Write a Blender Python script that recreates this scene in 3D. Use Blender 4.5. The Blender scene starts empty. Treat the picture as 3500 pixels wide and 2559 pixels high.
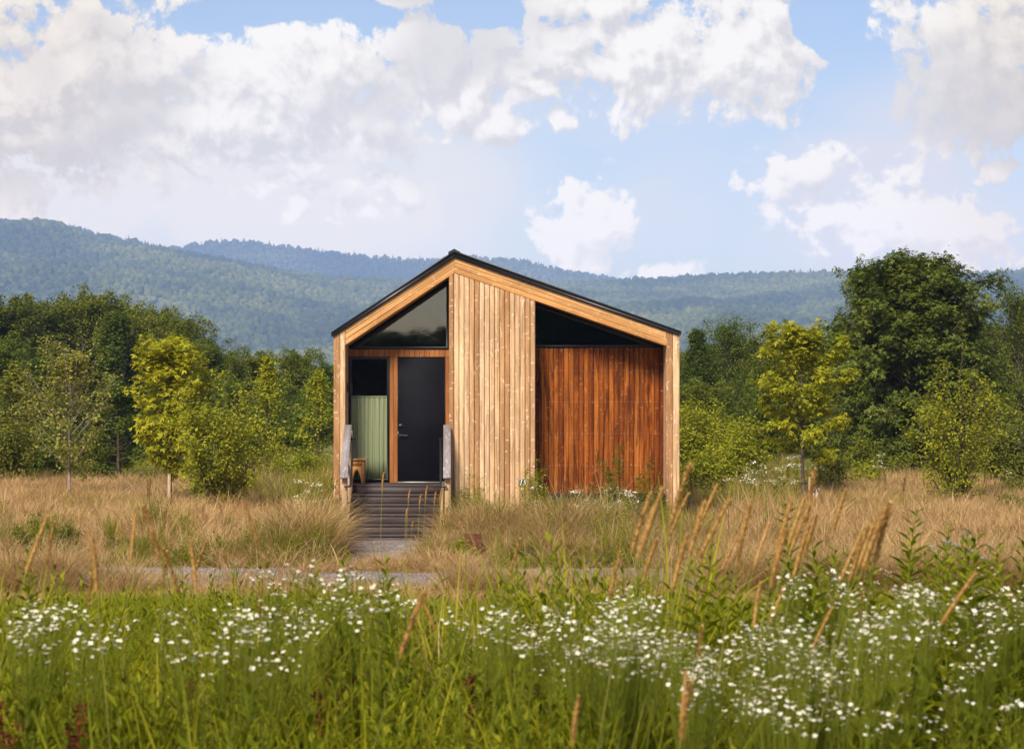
import bpy, bmesh, math, random
import numpy as np
from mathutils import Vector, Matrix

SC = bpy.context.scene
COL = SC.collection
R = math.radians
ZC = 3.12            # eye height over the cabin's ground
F35 = 7120.0         # focal length in pixels of a 3500 px wide picture
F22 = 4597.0         # the same for a 2260 px wide picture


def W(px, py, y):    # 3500-wide pixel and a distance -> world X, Z
    return (px - 1750.0) * y / F35, ZC - (py - 1290.0) * y / F35


def W2(px, py, y):   # 2260-wide pixel and a distance -> world X, Z
    return (px - 1130.0) * y / F22, ZC - (py - 833.0) * y / F22


def sstep(a, b, x):
    t = np.clip((np.asarray(x, float) - a) / (b - a), 0, 1)
    return t * t * (3 - 2 * t)


# ------------------------------------------------------------------ noise
_rs = np.random.RandomState(5)
_LAT = _rs.rand(256, 256)


def vnoise(x, y):
    x = np.asarray(x, float); y = np.asarray(y, float)
    xi = np.floor(x).astype(int); yi = np.floor(y).astype(int)
    fx = x - xi; fy = y - yi
    fx = fx * fx * (3 - 2 * fx); fy = fy * fy * (3 - 2 * fy)
    a = _LAT[xi % 256, yi % 256]; b = _LAT[(xi + 1) % 256, yi % 256]
    c = _LAT[xi % 256, (yi + 1) % 256]; d = _LAT[(xi + 1) % 256, (yi + 1) % 256]
    return (a * (1 - fx) + b * fx) * (1 - fy) + (c * (1 - fx) + d * fx) * fy


def fbm(x, y, o=4):
    s = 0; a = .5; t = 0
    for i in range(o):
        s = s + a * vnoise(x * 2 ** i + 17.3 * i, y * 2 ** i + 9.1 * i); t += a; a *= .5
    return s / t


def ground_z(x, y):
    x = np.asarray(x, float); y = np.asarray(y, float)
    z = np.interp(y, [-400, 9, 15, 20, 26, 30, 200], [1.5, 1.5, .9, .42, .06, 0, 0])
    z = z + .10 * sstep(34, 38.2, y) * (1 - sstep(60, 90, y))
    z = z + (fbm(x * .35, y * .35, 3) - .5) * .16 * (1 - sstep(27, 31, y) * (1 - sstep(44, 50, y)))
    return z


# ------------------------------------------------------------------ mesh building
class MB:
    """Collects vertices and faces (with optional uv and material slot) for ONE mesh."""

    def __init__(s):
        s.v = []; s.n = 0; s.f = {}; s.uv = {}; s.m = {}

    def add(s, V, F, uv=None, mat=0):
        V = np.asarray(V, float).reshape(-1, 3); F = np.asarray(F, int)
        if len(F) == 0:
            return
        k = F.shape[1]
        s.v.append(V)
        s.f.setdefault(k, []).append(F + s.n)
        u = np.zeros((F.size, 2)) if uv is None else np.asarray(uv, float).reshape(-1, 2)
        s.uv.setdefault(k, []).append(u)
        s.m.setdefault(k, []).append(np.full(len(F), mat, int))
        s.n += len(V)

    def mesh(s, name, mats, smooth=False):
        me = bpy.data.meshes.new(name)
        V = np.concatenate(s.v) if s.v else np.zeros((0, 3))
        me.vertices.add(len(V)); me.vertices.foreach_set('co', V.astype(np.float32).ravel())
        li = []; ls = []; uv = []; mi = []; pos = 0
        for k in sorted(s.f):
            F = np.concatenate(s.f[k]); li.append(F.ravel())
            ls.append(pos + np.arange(len(F)) * k); pos += F.size
            uv.append(np.concatenate(s.uv[k])); mi.append(np.concatenate(s.m[k]))
        li = np.concatenate(li); ls = np.concatenate(ls)
        me.loops.add(len(li)); me.loops.foreach_set('vertex_index', li.astype(np.int32))
        me.polygons.add(len(ls)); me.polygons.foreach_set('loop_start', ls.astype(np.int32))
        me.polygons.foreach_set('material_index', np.concatenate(mi).astype(np.int32))
        if smooth:
            me.polygons.foreach_set('use_smooth', np.ones(len(ls), bool))
        l = me.uv_layers.new(name='UVMap')
        l.data.foreach_set('uv', np.concatenate(uv).astype(np.float32).ravel())
        for m in (mats if isinstance(mats, (list, tuple)) else [mats]):
            me.materials.append(m)
        me.update(calc_edges=True)
        me.validate()
        return me

    def obj(s, name, mats, parent=None, smooth=False, loc=None):
        o = bpy.data.objects.new(name, s.mesh(name, mats, smooth)); COL.objects.link(o)
        if parent is not None:
            o.parent = parent
        if loc is not None:
            o.location = loc
        return o

    # ---- shapes
    def box(s, x0, x1, y0, y1, z0, z1, mat=0, along='x', bev=0.0):
        """A box; with bev its edges are chamfered."""
        bm = bmesh.new()
        bmesh.ops.create_cube(bm, size=1)
        for v in bm.verts:
            v.co = Vector((x0 + (v.co.x + .5) * (x1 - x0), y0 + (v.co.y + .5) * (y1 - y0), z0 + (v.co.z + .5) * (z1 - z0)))
        s.bm(bm, mat, along, bev)

    def bm(s, bm, mat=0, along='x', bev=0.0, M=None):
        if bev > 0:
            bmesh.ops.bevel(bm, geom=list(bm.edges), offset=bev, segments=1, affect='EDGES')
        if M is not None:
            bm.transform(M)
        bm.verts.index_update()
        V = np.array([v.co[:] for v in bm.verts])
        off = random.random() * 40
        by = {}
        for f in bm.faces:
            by.setdefault(len(f.verts), []).append([v.index for v in f.verts])
        first = True
        base = s.n
        for k, F in by.items():
            F = np.array(F)
            P = V[F]
            ax = {'x': 0, 'y': 1, 'z': 2}[along]
            o1, o2 = [a for a in (0, 1, 2) if a != ax]
            uv = np.stack([P[..., ax] + off, P[..., o1] + P[..., o2]], -1)
            if first:
                s.add(V, F, uv, mat); first = False
            else:
                s.f.setdefault(k, []).append(F + base)
                s.uv.setdefault(k, []).append(uv.reshape(-1, 2))
                s.m.setdefault(k, []).append(np.full(len(F), mat, int))
        bm.free()

    def obox(s, c, A, B, N, la, lb, ln, mat=0, bev=0.0):
        """Oriented box: centre c, axes A,B,N (unit), full sizes."""
        bm = bmesh.new(); bmesh.ops.create_cube(bm, size=1)
        for v in bm.verts:
            v.co = Vector((v.co.x * la, v.co.y * lb, v.co.z * ln))
        M = Matrix((A, B, N)).transposed().to_4x4(); M.translation = Vector(c)
        s._ob(bm, mat, bev, M)

    def _ob(s, bm, mat, bev, M):
        if bev > 0:
            bmesh.ops.bevel(bm, geom=list(bm.edges), offset=bev, segments=1, affect='EDGES')
        bm.verts.index_update()
        L = np.array([v.co[:] for v in bm.verts])
        off = random.random() * 40
        bm.transform(M)
        V = np.array([v.co[:] for v in bm.verts])
        by = {}
        for f in bm.faces:
            by.setdefault(len(f.verts), []).append([v.index for v in f.verts])
        first = True; base = s.n
        for k, F in by.items():
            F = np.array(F); P = L[F]
            uv = np.stack([P[..., 0] + off, P[..., 1] + P[..., 2]], -1)
            if first:
                s.add(V, F, uv, mat); first = False
            else:
                s.f.setdefault(k, []).append(F + base); s.uv.setdefault(k, []).append(uv.reshape(-1, 2))
                s.m.setdefault(k, []).append(np.full(len(F), mat, int))
        bm.free()

    def board(s, O, A, B, N, t0, t1, s0, s1, th, crown=.006, mat=0):
        """A cladding board in the plane (A along, B across, N out): across t0..t1, along s0(t)..s1(t), rounded face."""
        O, A, B, N = (np.array(v, float) for v in (O, A, B, N))
        fr = np.array([0, .07, .25, .5, .75, .93, 1]); pr = np.array([-1.0, -.25, -.06, 0, -.06, -.25, -1.0]) * crown
        off = random.random() * 60
        V = []; T = []
        for a, p in zip(fr, pr):
            t = t0 + (t1 - t0) * a
            for ss in (s0(t), s1(t)):
                V.append(O + A * ss + B * t + N * (th + p)); T.append((ss + off, (a - .5) * (t1 - t0)))
        n = len(fr)
        for t, a in ((t0, 0), (t1, 1)):
            for ss in (s0(t), s1(t)):
                V.append(O + A * ss + B * t); T.append((ss + off, (a - .5) * (t1 - t0)))
        V = np.array(V); T = np.array(T)
        F = [[2 * i, 2 * i + 2, 2 * i + 3, 2 * i + 1] for i in range(n - 1)]
        b = 2 * n
        F += [[b, 0, 1, b + 1], [2 * n - 2, b + 2, b + 3, 2 * n - 1]]
        F = np.array(F)
        s.add(V, F, T[F], mat)
        for e in (0, 1):       # end caps
            idx = [2 * i + e for i in range(n)] + [b + 2 + e, b + e]
            if e == 0:
                idx = idx[::-1]
            s.add(V[idx], [list(range(len(idx)))], T[idx], mat)

    def tube(s, P, rad, k=6, mat=0, cap=True):
        P = np.asarray(P, float); n = len(P)
        rad = np.broadcast_to(np.asarray(rad, float), (n,))
        T = np.gradient(P, axis=0); T /= np.linalg.norm(T, axis=1)[:, None] + 1e-9
        up = np.array([0, 0, 1.0]) if abs(T[:, 2]).mean() < .8 else np.array([1.0, 0, 0])
        a = np.cross(T, up); a /= np.linalg.norm(a, axis=1)[:, None] + 1e-9
        b = np.cross(T, a)
        th = np.arange(k) * 2 * math.pi / k
        V = P[:, None] + rad[:, None, None] * (np.cos(th)[None, :, None] * a[:, None] + np.sin(th)[None, :, None] * b[:, None])
        i = np.arange(n - 1)[:, None] * k; j = np.arange(k)[None]; j2 = (j + 1) % k
        F = np.stack([i + j, i + j2, i + k + j2, i + k + j], -1).reshape(-1, 4)
        L = np.concatenate([[0], np.cumsum(np.linalg.norm(np.diff(P, axis=0), axis=1))])
        U = np.repeat(L, k); Vv = np.tile(th / 6.28 * .3, n)
        uv = np.stack([U[F], Vv[F]], -1)
        s.add(V.reshape(-1, 3), F, uv, mat)
        if cap:
            s.add(V[-1], [list(range(k))[::-1]], None, mat)
            s.add(V[0], [list(range(k))], None, mat)

    def poly_prism(s, P2, y0, y1, mat=0, holes=()):
        """Extrude outline(s) given in (x, z) from y0 (front) to y1 (back); holes allowed."""
        bm = bmesh.new()
        loops = []
        for L in [P2, *holes]:
            vs = [bm.verts.new((p[0], y0, p[1])) for p in L]
            es = [bm.edges.new((vs[i], vs[(i + 1) % len(vs)])) for i in range(len(vs))]
            loops.append((vs, es))
        bmesh.ops.triangle_fill(bm, use_beauty=True, edges=[e for _, es in loops for e in es], normal=(0, -1, 0))
        front = list(bm.faces)
        r = bmesh.ops.extrude_face_region(bm, geom=front)
        for g in r['geom']:
            if isinstance(g, bmesh.types.BMVert):
                g.co.y = y1
        bmesh.ops.recalc_face_normals(bm, faces=list(bm.faces))
        s.bm(bm, mat, 'x')


def tag(o, label=None, cat=None, group=None, kind=None):
    if label: o['label'] = label
    if cat: o['category'] = cat
    if group: o['group'] = group
    if kind: o['kind'] = kind
    return o


def empty(name, loc=(0, 0, 0), rz=0, parent=None):
    o = bpy.data.objects.new(name, None); COL.objects.link(o)
    o.location = loc; o.rotation_euler = (0, 0, rz); o.empty_display_size = .2
    if parent is not None:
        o.parent = parent
    return o


def copy_tree(o, parent=None):
    c = o.copy(); COL.objects.link(c)
    if parent is not None:
        c.parent = parent
    for ch in list(o.children):
        copy_tree(ch, c)
    return c


# ------------------------------------------------------------------ node helpers
class NT:
    def __init__(s, tree):
        s.t = tree; s.n = tree.nodes; s.l = tree.links

    def node(s, typ, **kw):
        n = s.n.new(typ)
        for k, v in kw.items():
            setattr(n, k, v)
        return n

    def put(s, sock, v):
        if v is None:
            return
        if isinstance(v, bpy.types.NodeSocket):
            s.l.new(v, sock)
        else:
            if sock.type == 'RGBA' and not isinstance(v, (int, float)) and len(v) == 3:
                v = (*v, 1)
            sock.default_value = v

    def math(s, op, a, b=None, c=None, clamp=False):
        n = s.node('ShaderNodeMath', operation=op); n.use_clamp = clamp
        s.put(n.inputs[0], a); s.put(n.inputs[1], b); s.put(n.inputs[2], c)
        return n.outputs[0]

    def vmath(s, op, a, b=None, out=0):
        n = s.node('ShaderNodeVectorMath', operation=op)
        s.put(n.inputs[0], a)
        if op == 'SCALE':
            s.put(n.inputs['Scale'], b)
        else:
            s.put(n.inputs[1], b)
        return n.outputs[out]

    def map(s, v, a, b, c=0., d=1., smooth=True):
        n = s.node('ShaderNodeMapRange'); n.interpolation_type = 'SMOOTHSTEP' if smooth else 'LINEAR'
        s.put(n.inputs[0], v); s.put(n.inputs[1], a); s.put(n.inputs[2], b); s.put(n.inputs[3], c); s.put(n.inputs[4], d)
        return n.outputs[0]

    def mix(s, f, a, b, mode='MIX'):
        n = s.node('ShaderNodeMix', data_type='RGBA', blend_type=mode)
        s.put(n.inputs[0], f); s.put(n.inputs[6], a); s.put(n.inputs[7], b)
        return n.outputs[2]

    def noise(s, vec, scale, detail=4, rough=.5, dist=0., dims='3D', out=0):
        n = s.node('ShaderNodeTexNoise', noise_dimensions=dims)
        s.put(n.inputs['Vector'], vec); n.inputs['Scale'].default_value = scale
        n.inputs['Detail'].default_value = detail; n.inputs['Roughness'].default_value = rough
        n.inputs['Distortion'].default_value = dist
        return n.outputs[out]

    def ramp(s, f, stops, interp='LINEAR'):
        n = s.node('ShaderNodeValToRGB'); n.color_ramp.interpolation = interp
        e = n.color_ramp.elements
        while len(e) < len(stops):
            e.new(.5)
        for el, (p, c) in zip(e, stops):
            el.position = p; el.color = (*c, 1)
        s.put(n.inputs[0], f)
        return n.outputs[0]

    def xyz(s, x=0., y=0., z=0.):
        n = s.node('ShaderNodeCombineXYZ')
        s.put(n.inputs[0], x); s.put(n.inputs[1], y); s.put(n.inputs[2], z)
        return n.outputs[0]

    def sep(s, v):
        n = s.node('ShaderNodeSeparateXYZ'); s.put(n.inputs[0], v)
        return n.outputs

    def bump(s, h, strength=.3, dist=.01):
        n = s.node('ShaderNodeBump'); n.inputs['Strength'].default_value = strength; n.inputs['Distance'].default_value = dist
        s.put(n.inputs['Height'], h)
        return n.outputs[0]


def mat(name):
    m = bpy.data.materials.new(name); m.use_nodes = True
    t = NT(m.node_tree); t.n.clear()
    out = t.node('ShaderNodeOutputMaterial')
    return m, t, out


def principled(t, out, col, rough=.6, spec=.4, metal=0., normal=None):
    b = t.node('ShaderNodeBsdfPrincipled')
    t.put(b.inputs['Base Color'], col); t.put(b.inputs['Roughness'], rough)
    b.inputs['Specular IOR Level'].default_value = spec; b.inputs['Metallic'].default_value = metal
    if normal is not None:
        t.put(b.inputs['Normal'], normal)
    t.l.new(b.outputs[0], out.inputs[0])
    return b


def tc(t, which='Object'):
    return t.node('ShaderNodeTexCoord').outputs[which]


def rnd_island(t):
    return t.node('ShaderNodeNewGeometry').outputs['Random Per Island']


def wood(name, tones, grain, knot, halo, rough=.6, stain=None, spec=.2, streak=.5, knots=.4):
    m, t, out = mat(name)
    uv = tc(t, 'UV'); r = rnd_island(t)
    u, v, _ = t.sep(uv)
    uo = t.math('MULTIPLY_ADD', r, 37.0, u); vo = t.math('MULTIPLY_ADD', r, 91.0, v)
    base = t.ramp(r, [(i / (len(tones) - 1), c) for i, c in enumerate(tones)])
    # long tone drift along each board, and streaks across its width
    drift = t.noise(t.xyz(t.math('MULTIPLY', uo, .9), t.math('MULTIPLY', vo, 5), 0.), 1.0, 3, .6)
    base = t.mix(t.map(drift, .35, .7), t.mix(1.0, base, (.80, .76, .70), 'MULTIPLY'), t.mix(1.0, base, (1.22, 1.2, 1.15), 'MULTIPLY'))
    sk = t.noise(t.xyz(t.math('MULTIPLY', uo, .8), t.math('MULTIPLY', vo, 38), 0.), 1.0, 3, .6, .3)
    base = t.mix(t.math('MULTIPLY', t.map(sk, .50, .72), streak), base, grain)
    g = t.noise(t.xyz(t.math('MULTIPLY', uo, 3.0), t.math('MULTIPLY', vo, 110), 0.), 1.0, 4, .65, .6)
    base = t.mix(t.math('MULTIPLY', t.map(g, .48, .74), .5), base, grain)
    bl_ = t.noise(t.xyz(t.math('MULTIPLY', uo, 4.5), t.math('MULTIPLY', vo, 16), 0.), 1.0, 4, .7, 1.2)
    base = t.mix(t.math('MULTIPLY', t.map(bl_, .58, .70), .65), base, halo)      # bleached wisps
    if stain:
        sn = t.noise(t.xyz(t.math('MULTIPLY', uo, .75), t.math('MULTIPLY', vo, 7), 0.), 1.0, 4, .68, .8)
        base = t.mix(t.math('MULTIPLY', t.map(sn, .46, .62), stain[1]), base, stain[0])
    # knots with pale halo wisps
    vw = t.node('ShaderNodeTexVoronoi', voronoi_dimensions='2D', feature='F1')
    warp = t.noise(t.xyz(t.math('MULTIPLY', uo, 14), t.math('MULTIPLY', vo, 30), 0.), 1.0, 2, .5)
    t.put(vw.inputs['Vector'], t.xyz(t.math('MULTIPLY_ADD', warp, .34, t.math('MULTIPLY', uo, 9.5)), t.math('MULTIPLY_ADD', warp, .45, t.math('MULTIPLY', vo, 4.6)), 0.))
    vw.inputs['Scale'].default_value = 1.0
    d = vw.outputs['Distance']
    hal = t.math('MULTIPLY', t.map(d, .20, .07), t.map(t.sep(vw.outputs['Color'])[0], .60, .80))
    base = t.mix(t.math('MULTIPLY', hal, knots), base, halo)
    base = t.mix(t.math('MULTIPLY', t.math('MULTIPLY', t.map(d, .09, .04), t.map(t.sep(vw.outputs['Color'])[0], .72, .80)), .75), base, knot)
    nb = t.bump(g, .25, .004)
    principled(t, out, base, rough, spec, 0., nb)
    return m


def plain(name, col, rough=.6, spec=.4, metal=0., var=.25, scale=8., bumpy=0.):
    m, t, out = mat(name)
    n = t.noise(tc(t), scale, 5, .6)
    c = t.mix(t.map(n, .3, .7), tuple(x * (1 - var) for x in col), tuple(x * (1 + var) for x in col))
    nr = t.bump(t.noise(tc(t), scale * 6, 4, .6), bumpy, .01) if bumpy else None
    principled(t, out, c, rough, spec, metal, nr)
    return m


def leafmat(name, cols, transl=.35, clump=1.1, rough=.6, spec=.14, tint=(1.25, 1.25, .7), wi=.5, wn=.35, wo=.15, patch=0.):
    """Foliage: each leaf its own tone, slow drift through the crown, light passing through the blade."""
    m, t, out = mat(name)
    r = rnd_island(t)
    n = t.noise(tc(t), clump, 3, .6)
    oi = t.node('ShaderNodeObjectInfo').outputs['Random']
    f = t.math('ADD', t.math('MULTIPLY', r, wi), t.math('MULTIPLY', t.map(n, .3, .7), wn))
    f = t.math('ADD', f, t.math('MULTIPLY', oi, wo))
    if patch:          # stands of one tone, widened so their colour also stands in for cloud shadows
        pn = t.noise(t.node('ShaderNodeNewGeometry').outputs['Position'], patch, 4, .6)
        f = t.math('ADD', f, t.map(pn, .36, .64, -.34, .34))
    c = t.ramp(f, [(i / (len(cols) - 1), k) for i, k in enumerate(cols)])
    b = t.node('ShaderNodeBsdfPrincipled')
    t.put(b.inputs['Base Color'], c); b.inputs['Roughness'].default_value = rough; b.inputs['Specular IOR Level'].default_value = spec
    tr = t.node('ShaderNodeBsdfTranslucent')
    t.put(tr.inputs[0], t.mix(1.0, c, tint, 'MULTIPLY'))
    mx = t.node('ShaderNodeMixShader'); mx.inputs[0].default_value = transl
    t.l.new(b.outputs[0], mx.inputs[1]); t.l.new(tr.outputs[0], mx.inputs[2]); t.l.new(mx.outputs[0], out.inputs[0])
    return m


M = {}
M['pine'] = wood('weathered_pine', [(.38, .20, .085), (.66, .455, .265), (.48, .285, .14), (.74, .54, .345), (.32, .165, .07), (.62, .41, .23), (.43, .245, .115), (.70, .50, .31)],
                 (.22, .095, .032), (.20, .085, .030), (.88, .70, .49), streak=.8, knots=.62)
M['fascia'] = wood('golden_pine', [(.48, .225, .068), (.58, .32, .125), (.66, .40, .18)], (.20, .080, .024), (.18, .07, .025), (.82, .60, .36), streak=.8, knots=.4)
M['redpine'] = wood('sheltered_pine', [(.19, .045, .007), (.28, .078, .012), (.38, .125, .022), (.14, .032, .006), (.32, .094, .014), (.23, .058, .009)],
                    (.075, .016, .004), (.09, .020, .005), (.60, .27, .075), spec=.10, stain=((.070, .015, .005), .85), streak=.6)
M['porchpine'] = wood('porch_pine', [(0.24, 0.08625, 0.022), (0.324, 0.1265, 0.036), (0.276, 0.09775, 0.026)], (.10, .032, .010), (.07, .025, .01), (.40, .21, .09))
M['deckwood'] = wood('dark_deck', [(.042, .031, .031), (.066, .049, .048), (.053, .039, .039)], (.02, .015, .015), (.015, .012, .012), (.11, .085, .08), rough=.6, spec=.25)
M['greywood'] = wood('grey_rail', [(.20, .178, .186), (.25, .226, .232)], (.12, .10, .10), (.10, .08, .08), (.60, .56, .56))
M['postwood'] = wood('post_pine', [(.38, .25, .14), (.44, .30, .17)], (.22, .13, .07), (.10, .06, .03), (.5, .38, .24))
M['stool'] = wood('stool_pine', [(.50, .24, .070), (.55, .28, .09)], (.36, .15, .04), (.2, .08, .03), (.6, .36, .14), rough=.45)
M['stake'] = wood('stake_wood', [(.36, .27, .19), (.42, .33, .24)], (.24, .17, .12), (.1, .07, .05), (.5, .4, .3))
M['black'] = plain('black_metal', (.014, .014, .017), .45, .5, 0., .2, 6)
M['roof'] = plain('roof_metal', (.018, .018, .021), .42, .5, .3, .2, 4)
M['door'] = plain('door_paint', (.007, .007, .0095), .6, .05, 0., .22, 1.6)
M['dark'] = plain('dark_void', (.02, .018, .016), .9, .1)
M['interior'] = plain('interior_ply', (.10, .075, .05), .8, .2)
M['rust'] = plain('rusted_steel', (.115, .042, .022), .85, .2, 0., .55, 14, .4)
M['bark'] = plain('bark', (.085, .062, .045), .9, .2, 0., .45, 12, .6)
M['palebark'] = plain('pale_bark', (.27, .22, .18), .85, .2, 0., .35, 10, .4)
M['twig'] = plain('twig', (.075, .055, .035), .85, .2, 0., .3, 12)
M['white'] = plain('white_enamel', (.78, .76, .70), .5, .4, 0., .05)


def m_glass():
    m, t, out = mat('window_glass')
    ge = t.node('ShaderNodeNewGeometry'); cs = t.math('ABSOLUTE', t.vmath('DOT_PRODUCT', ge.outputs['Normal'], ge.outputs['Incoming'], 1))
    sch = t.math('MULTIPLY_ADD', t.math('POWER', t.math('SUBTRACT', 1., cs), 5.), .92, .055)      # both faces reflect alike
    g = t.node('ShaderNodeBsdfGlossy'); g.inputs['Roughness'].default_value = .015; g.inputs[0].default_value = (.72, .86, 1.0, 1)
    n = t.bump(t.noise(tc(t), 1.1, 1, .5), .012, .02); t.put(g.inputs['Normal'], n)
    tr = t.node('ShaderNodeBsdfTransparent'); tr.inputs[0].default_value = (.90, .94, .92, 1)
    mx = t.node('ShaderNodeMixShader')
    t.put(mx.inputs[0], t.math('MULTIPLY', sch, 1.75, clamp=True))
    t.l.new(tr.outputs[0], mx.inputs[1]); t.l.new(g.outputs[0], mx.inputs[2]); t.l.new(mx.outputs[0], out.inputs[0])
    return m


M['glass'] = m_glass()


def m_curtain():
    m, t, out = mat('striped_linen')
    x = t.sep(tc(t, 'UV'))[0]
    s1 = t.noise(t.xyz(x, 0., 0.), 55, 2, .6, dims='3D')
    wv = t.node('ShaderNodeTexWave'); wv.inputs['Scale'].default_value = 9.; wv.inputs['Distortion'].default_value = .6
    t.put(wv.inputs['Vector'], t.xyz(x, 0., 0.))
    c = t.mix(t.map(s1, .35, .65), (.22, .235, .135), (.42, .43, .27))
    c = t.mix(t.math('MULTIPLY', wv.outputs[1], .3), c, (.30, .31, .18))
    b = principled(t, out, c, .9, .1)
    return m


M['curtain'] = m_curtain()


def m_ground():
    m, t, out = mat('meadow_soil')
    p = t.node('ShaderNodeNewGeometry').outputs['Position']
    x, y, z = t.sep(p)
    n1 = t.noise(p, .35, 5, .6); n2 = t.noise(p, 9, 5, .65)
    dry = t.mix(t.map(n2, .35, .65), (.16, .085, .04), (.30, .18, .09))
    green = t.mix(t.map(n2, .35, .65), (.022, .032, .010), (.06, .075, .02))
    far = t.mix(t.map(n1, .4, .6), (.07, .10, .025), (.12, .14, .04))
    # meadow zones: green on the near bank, dry in the middle, green field beyond
    k = t.map(t.math('MULTIPLY_ADD', n1, 3.0, y), 25.5, 29.5)
    c = t.mix(k, green, dry)
    c = t.mix(t.map(t.math('MULTIPLY_ADD', n1, 8.0, y), 60, 70), c, far)
    principled(t, out, c, .95, .1, 0., t.bump(n2, .6, .05))
    return m


M['ground'] = m_ground()


def m_gravel():
    m, t, out = mat('gravel')
    p = t.node('ShaderNodeNewGeometry').outputs['Position']
    v = t.node('ShaderNodeTexVoronoi'); v.inputs['Scale'].default_value = 38.; t.put(v.inputs['Vector'], p)
    n = t.noise(p, 3., 4, .6)
    c = t.mix(t.sep(v.outputs['Color'])[0], (.12, .10, .095), (.40, .345, .315))
    c = t.mix(t.map(n, .45, .58), c, (.25, .175, .12))
    principled(t, out, c, .9, .2, 0., t.bump(v.outputs['Distance'], .9, .03))
    return m


M['gravel'] = m_gravel()
M['stone'] = plain('pebble', (.27, .26, .265), .85, .2, 0., .4, 30)


def m_hill():
    m, t, out = mat('hill_forest_floor')
    p = t.node('ShaderNodeNewGeometry').outputs['Position']
    n = t.noise(p, .02, 6, .65)
    c = t.mix(t.map(n, .4, .6), (.022, .032, .012), (.05, .065, .022))
    at = t.node('ShaderNodeAttribute', attribute_name='rock').outputs['Fac']
    st = t.noise(t.vmath('MULTIPLY', p, (.02, .02, .25)), 1.0, 5, .65)
    rock = t.mix(t.map(st, .35, .65), (.07, .06, .05), (.25, .21, .185))
    c = t.mix(at, c, rock)
    principled(t, out, c, .95, .1)
    return m


M['hill'] = m_hill()
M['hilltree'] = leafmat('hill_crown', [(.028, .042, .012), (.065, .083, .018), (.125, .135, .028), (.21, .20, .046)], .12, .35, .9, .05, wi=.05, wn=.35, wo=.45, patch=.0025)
M['leaf_dark'] = leafmat('leaf_dark', [(.030, .045, .005), (.085, .106, .010), (.155, .172, .014), (.25, .24, .024)], .30, 1.1, .6, .1, wo=.2)
M['leaf_mid'] = leafmat('leaf_mid', [(0.045, 0.0675, 0.009), (0.0825, 0.1148, 0.0135), (0.1275, 0.162, 0.0198), (0.195, 0.216, 0.027)], .38)
M['leaf_olive'] = leafmat('leaf_olive', [(.070, .080, .010), (.135, .145, .016), (.20, .205, .024), (.31, .29, .05)], .35)
M['leaf_yellow'] = leafmat('leaf_yellow', [(.16, .18, .010), (.29, .30, .016), (.43, .405, .024), (.56, .48, .038)], .42)
M['leaf_lime'] = leafmat('leaf_lime', [(.12, .148, .009), (.235, .255, .014), (.36, .355, .024), (.50, .45, .045)], .42)
M['leaf_maple'] = leafmat('leaf_maple', [(.026, .042, .006), (.072, .098, .012), (.14, .162, .020), (.25, .25, .040)], .28, .8, .5, .16)
M['needle'] = leafmat('needle', [(.008, .016, .006), (.016, .028, .010), (.030, .045, .014)], .1)
M['grass_dry'] = leafmat('grass_dry', [(.24, .135, .050), (.44, .275, .115), (.56, .375, .175), (.68, .49, .25)], .28, .12, .7, .08, (1.15, 1., .8), wi=.6, wn=.1, wo=.3)
M['grass_tan'] = leafmat('grass_tan', [(.20, .15, .05), (.33, .24, .09), (.45, .33, .14), (.22, .20, .06)], .3, .2, .6, .25)
M['grass_green'] = leafmat('grass_green', [(.050, .066, .004), (.150, .172, .006), (.265, .262, .009), (.38, .325, .014), (.50, .385, .032)], .45, .5, .6, .1, wi=.5, wn=.1, wo=.4)
M['weed'] = leafmat('weed_leaf', [(.065, .085, .005), (.155, .180, .008), (.25, .255, .011), (.37, .335, .022)], .40, 2.0, .55, .14, wi=.5, wn=.1, wo=.4)
M['seed'] = leafmat('seed_head', [(0.425, 0.24, 0.066), (0.55, 0.324, 0.099), (0.675, 0.42, 0.143)], .25, 6., .8, .15, (1.1, 1., .8))
M['dock'] = leafmat('dock_seed', [(.075, .014, .007), (.13, .028, .012), (.20, .05, .02)], .15, 8., .8, .15, (1.2, .9, .7))
M['petal'] = leafmat('petal', [(.80, .77, .64), (.85, .83, .72), (.88, .86, .77)], .15, 5., .7, .2, (1., 1., .95))
M['disc'] = plain('flower_disc', (.55, .36, .04), .8, .2, 0., .2, 60)
M['thistle'] = leafmat('thistle_bloom', [(.36, .28, .36), (.46, .38, .44), (.55, .48, .52)], .3, 8.)
M['stemgreen'] = plain('stem_green', (.14, .16, .015), .9, .04, 0., .3, 10)
M['stemdry'] = plain('stem_dry', (.20, .19, .045), .9, .04, 0., .3, 10)
M['leaf_birch'] = leafmat('leaf_birch', [(.13, .14, .022), (.22, .22, .035), (.31, .29, .055), (.42, .38, .10)], .38)
M['stembrown'] = plain('stem_brown', (.09, .035, .018), .8, .2, 0., .3, 10)

# =================================================================== CABIN
random.seed(3)
YF, YR = 40.0, 40.8          # front plane, back of the recesses
YB = 49.0                    # rear wall


def PF(px, py): return W(px, py, YF)


def PR(px, py): return W(px, py, YR)


apex_u = PF(1553.8, 878.8); eave_l = PF(1140, 1149); eave_r = PF(2322.5, 1146)
apex_f = PF(1552.8, 933.0); fl = PF(1180, 1181); fr_ = PF(2277.6, 1182)
XL, XR = eave_l[0], eave_r[0]
XPL, XPR = PF(1534.5, 0)[0], PF(1829.5, 0)[0]       # centre panel
XOL, XOR = fl[0], fr_[0]                             # outer jambs


def line(a, b):
    k = (b[1] - a[1]) / (b[0] - a[0])
    return lambda x: a[1] + k * (x - a[0])


up_l = line(eave_l, apex_u); up_r = line(apex_u, eave_r)
lo_l = line(fl, apex_f); lo_r = line(apex_f, fr_)


def zup(x): return min(up_l(x), up_r(x))


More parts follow.
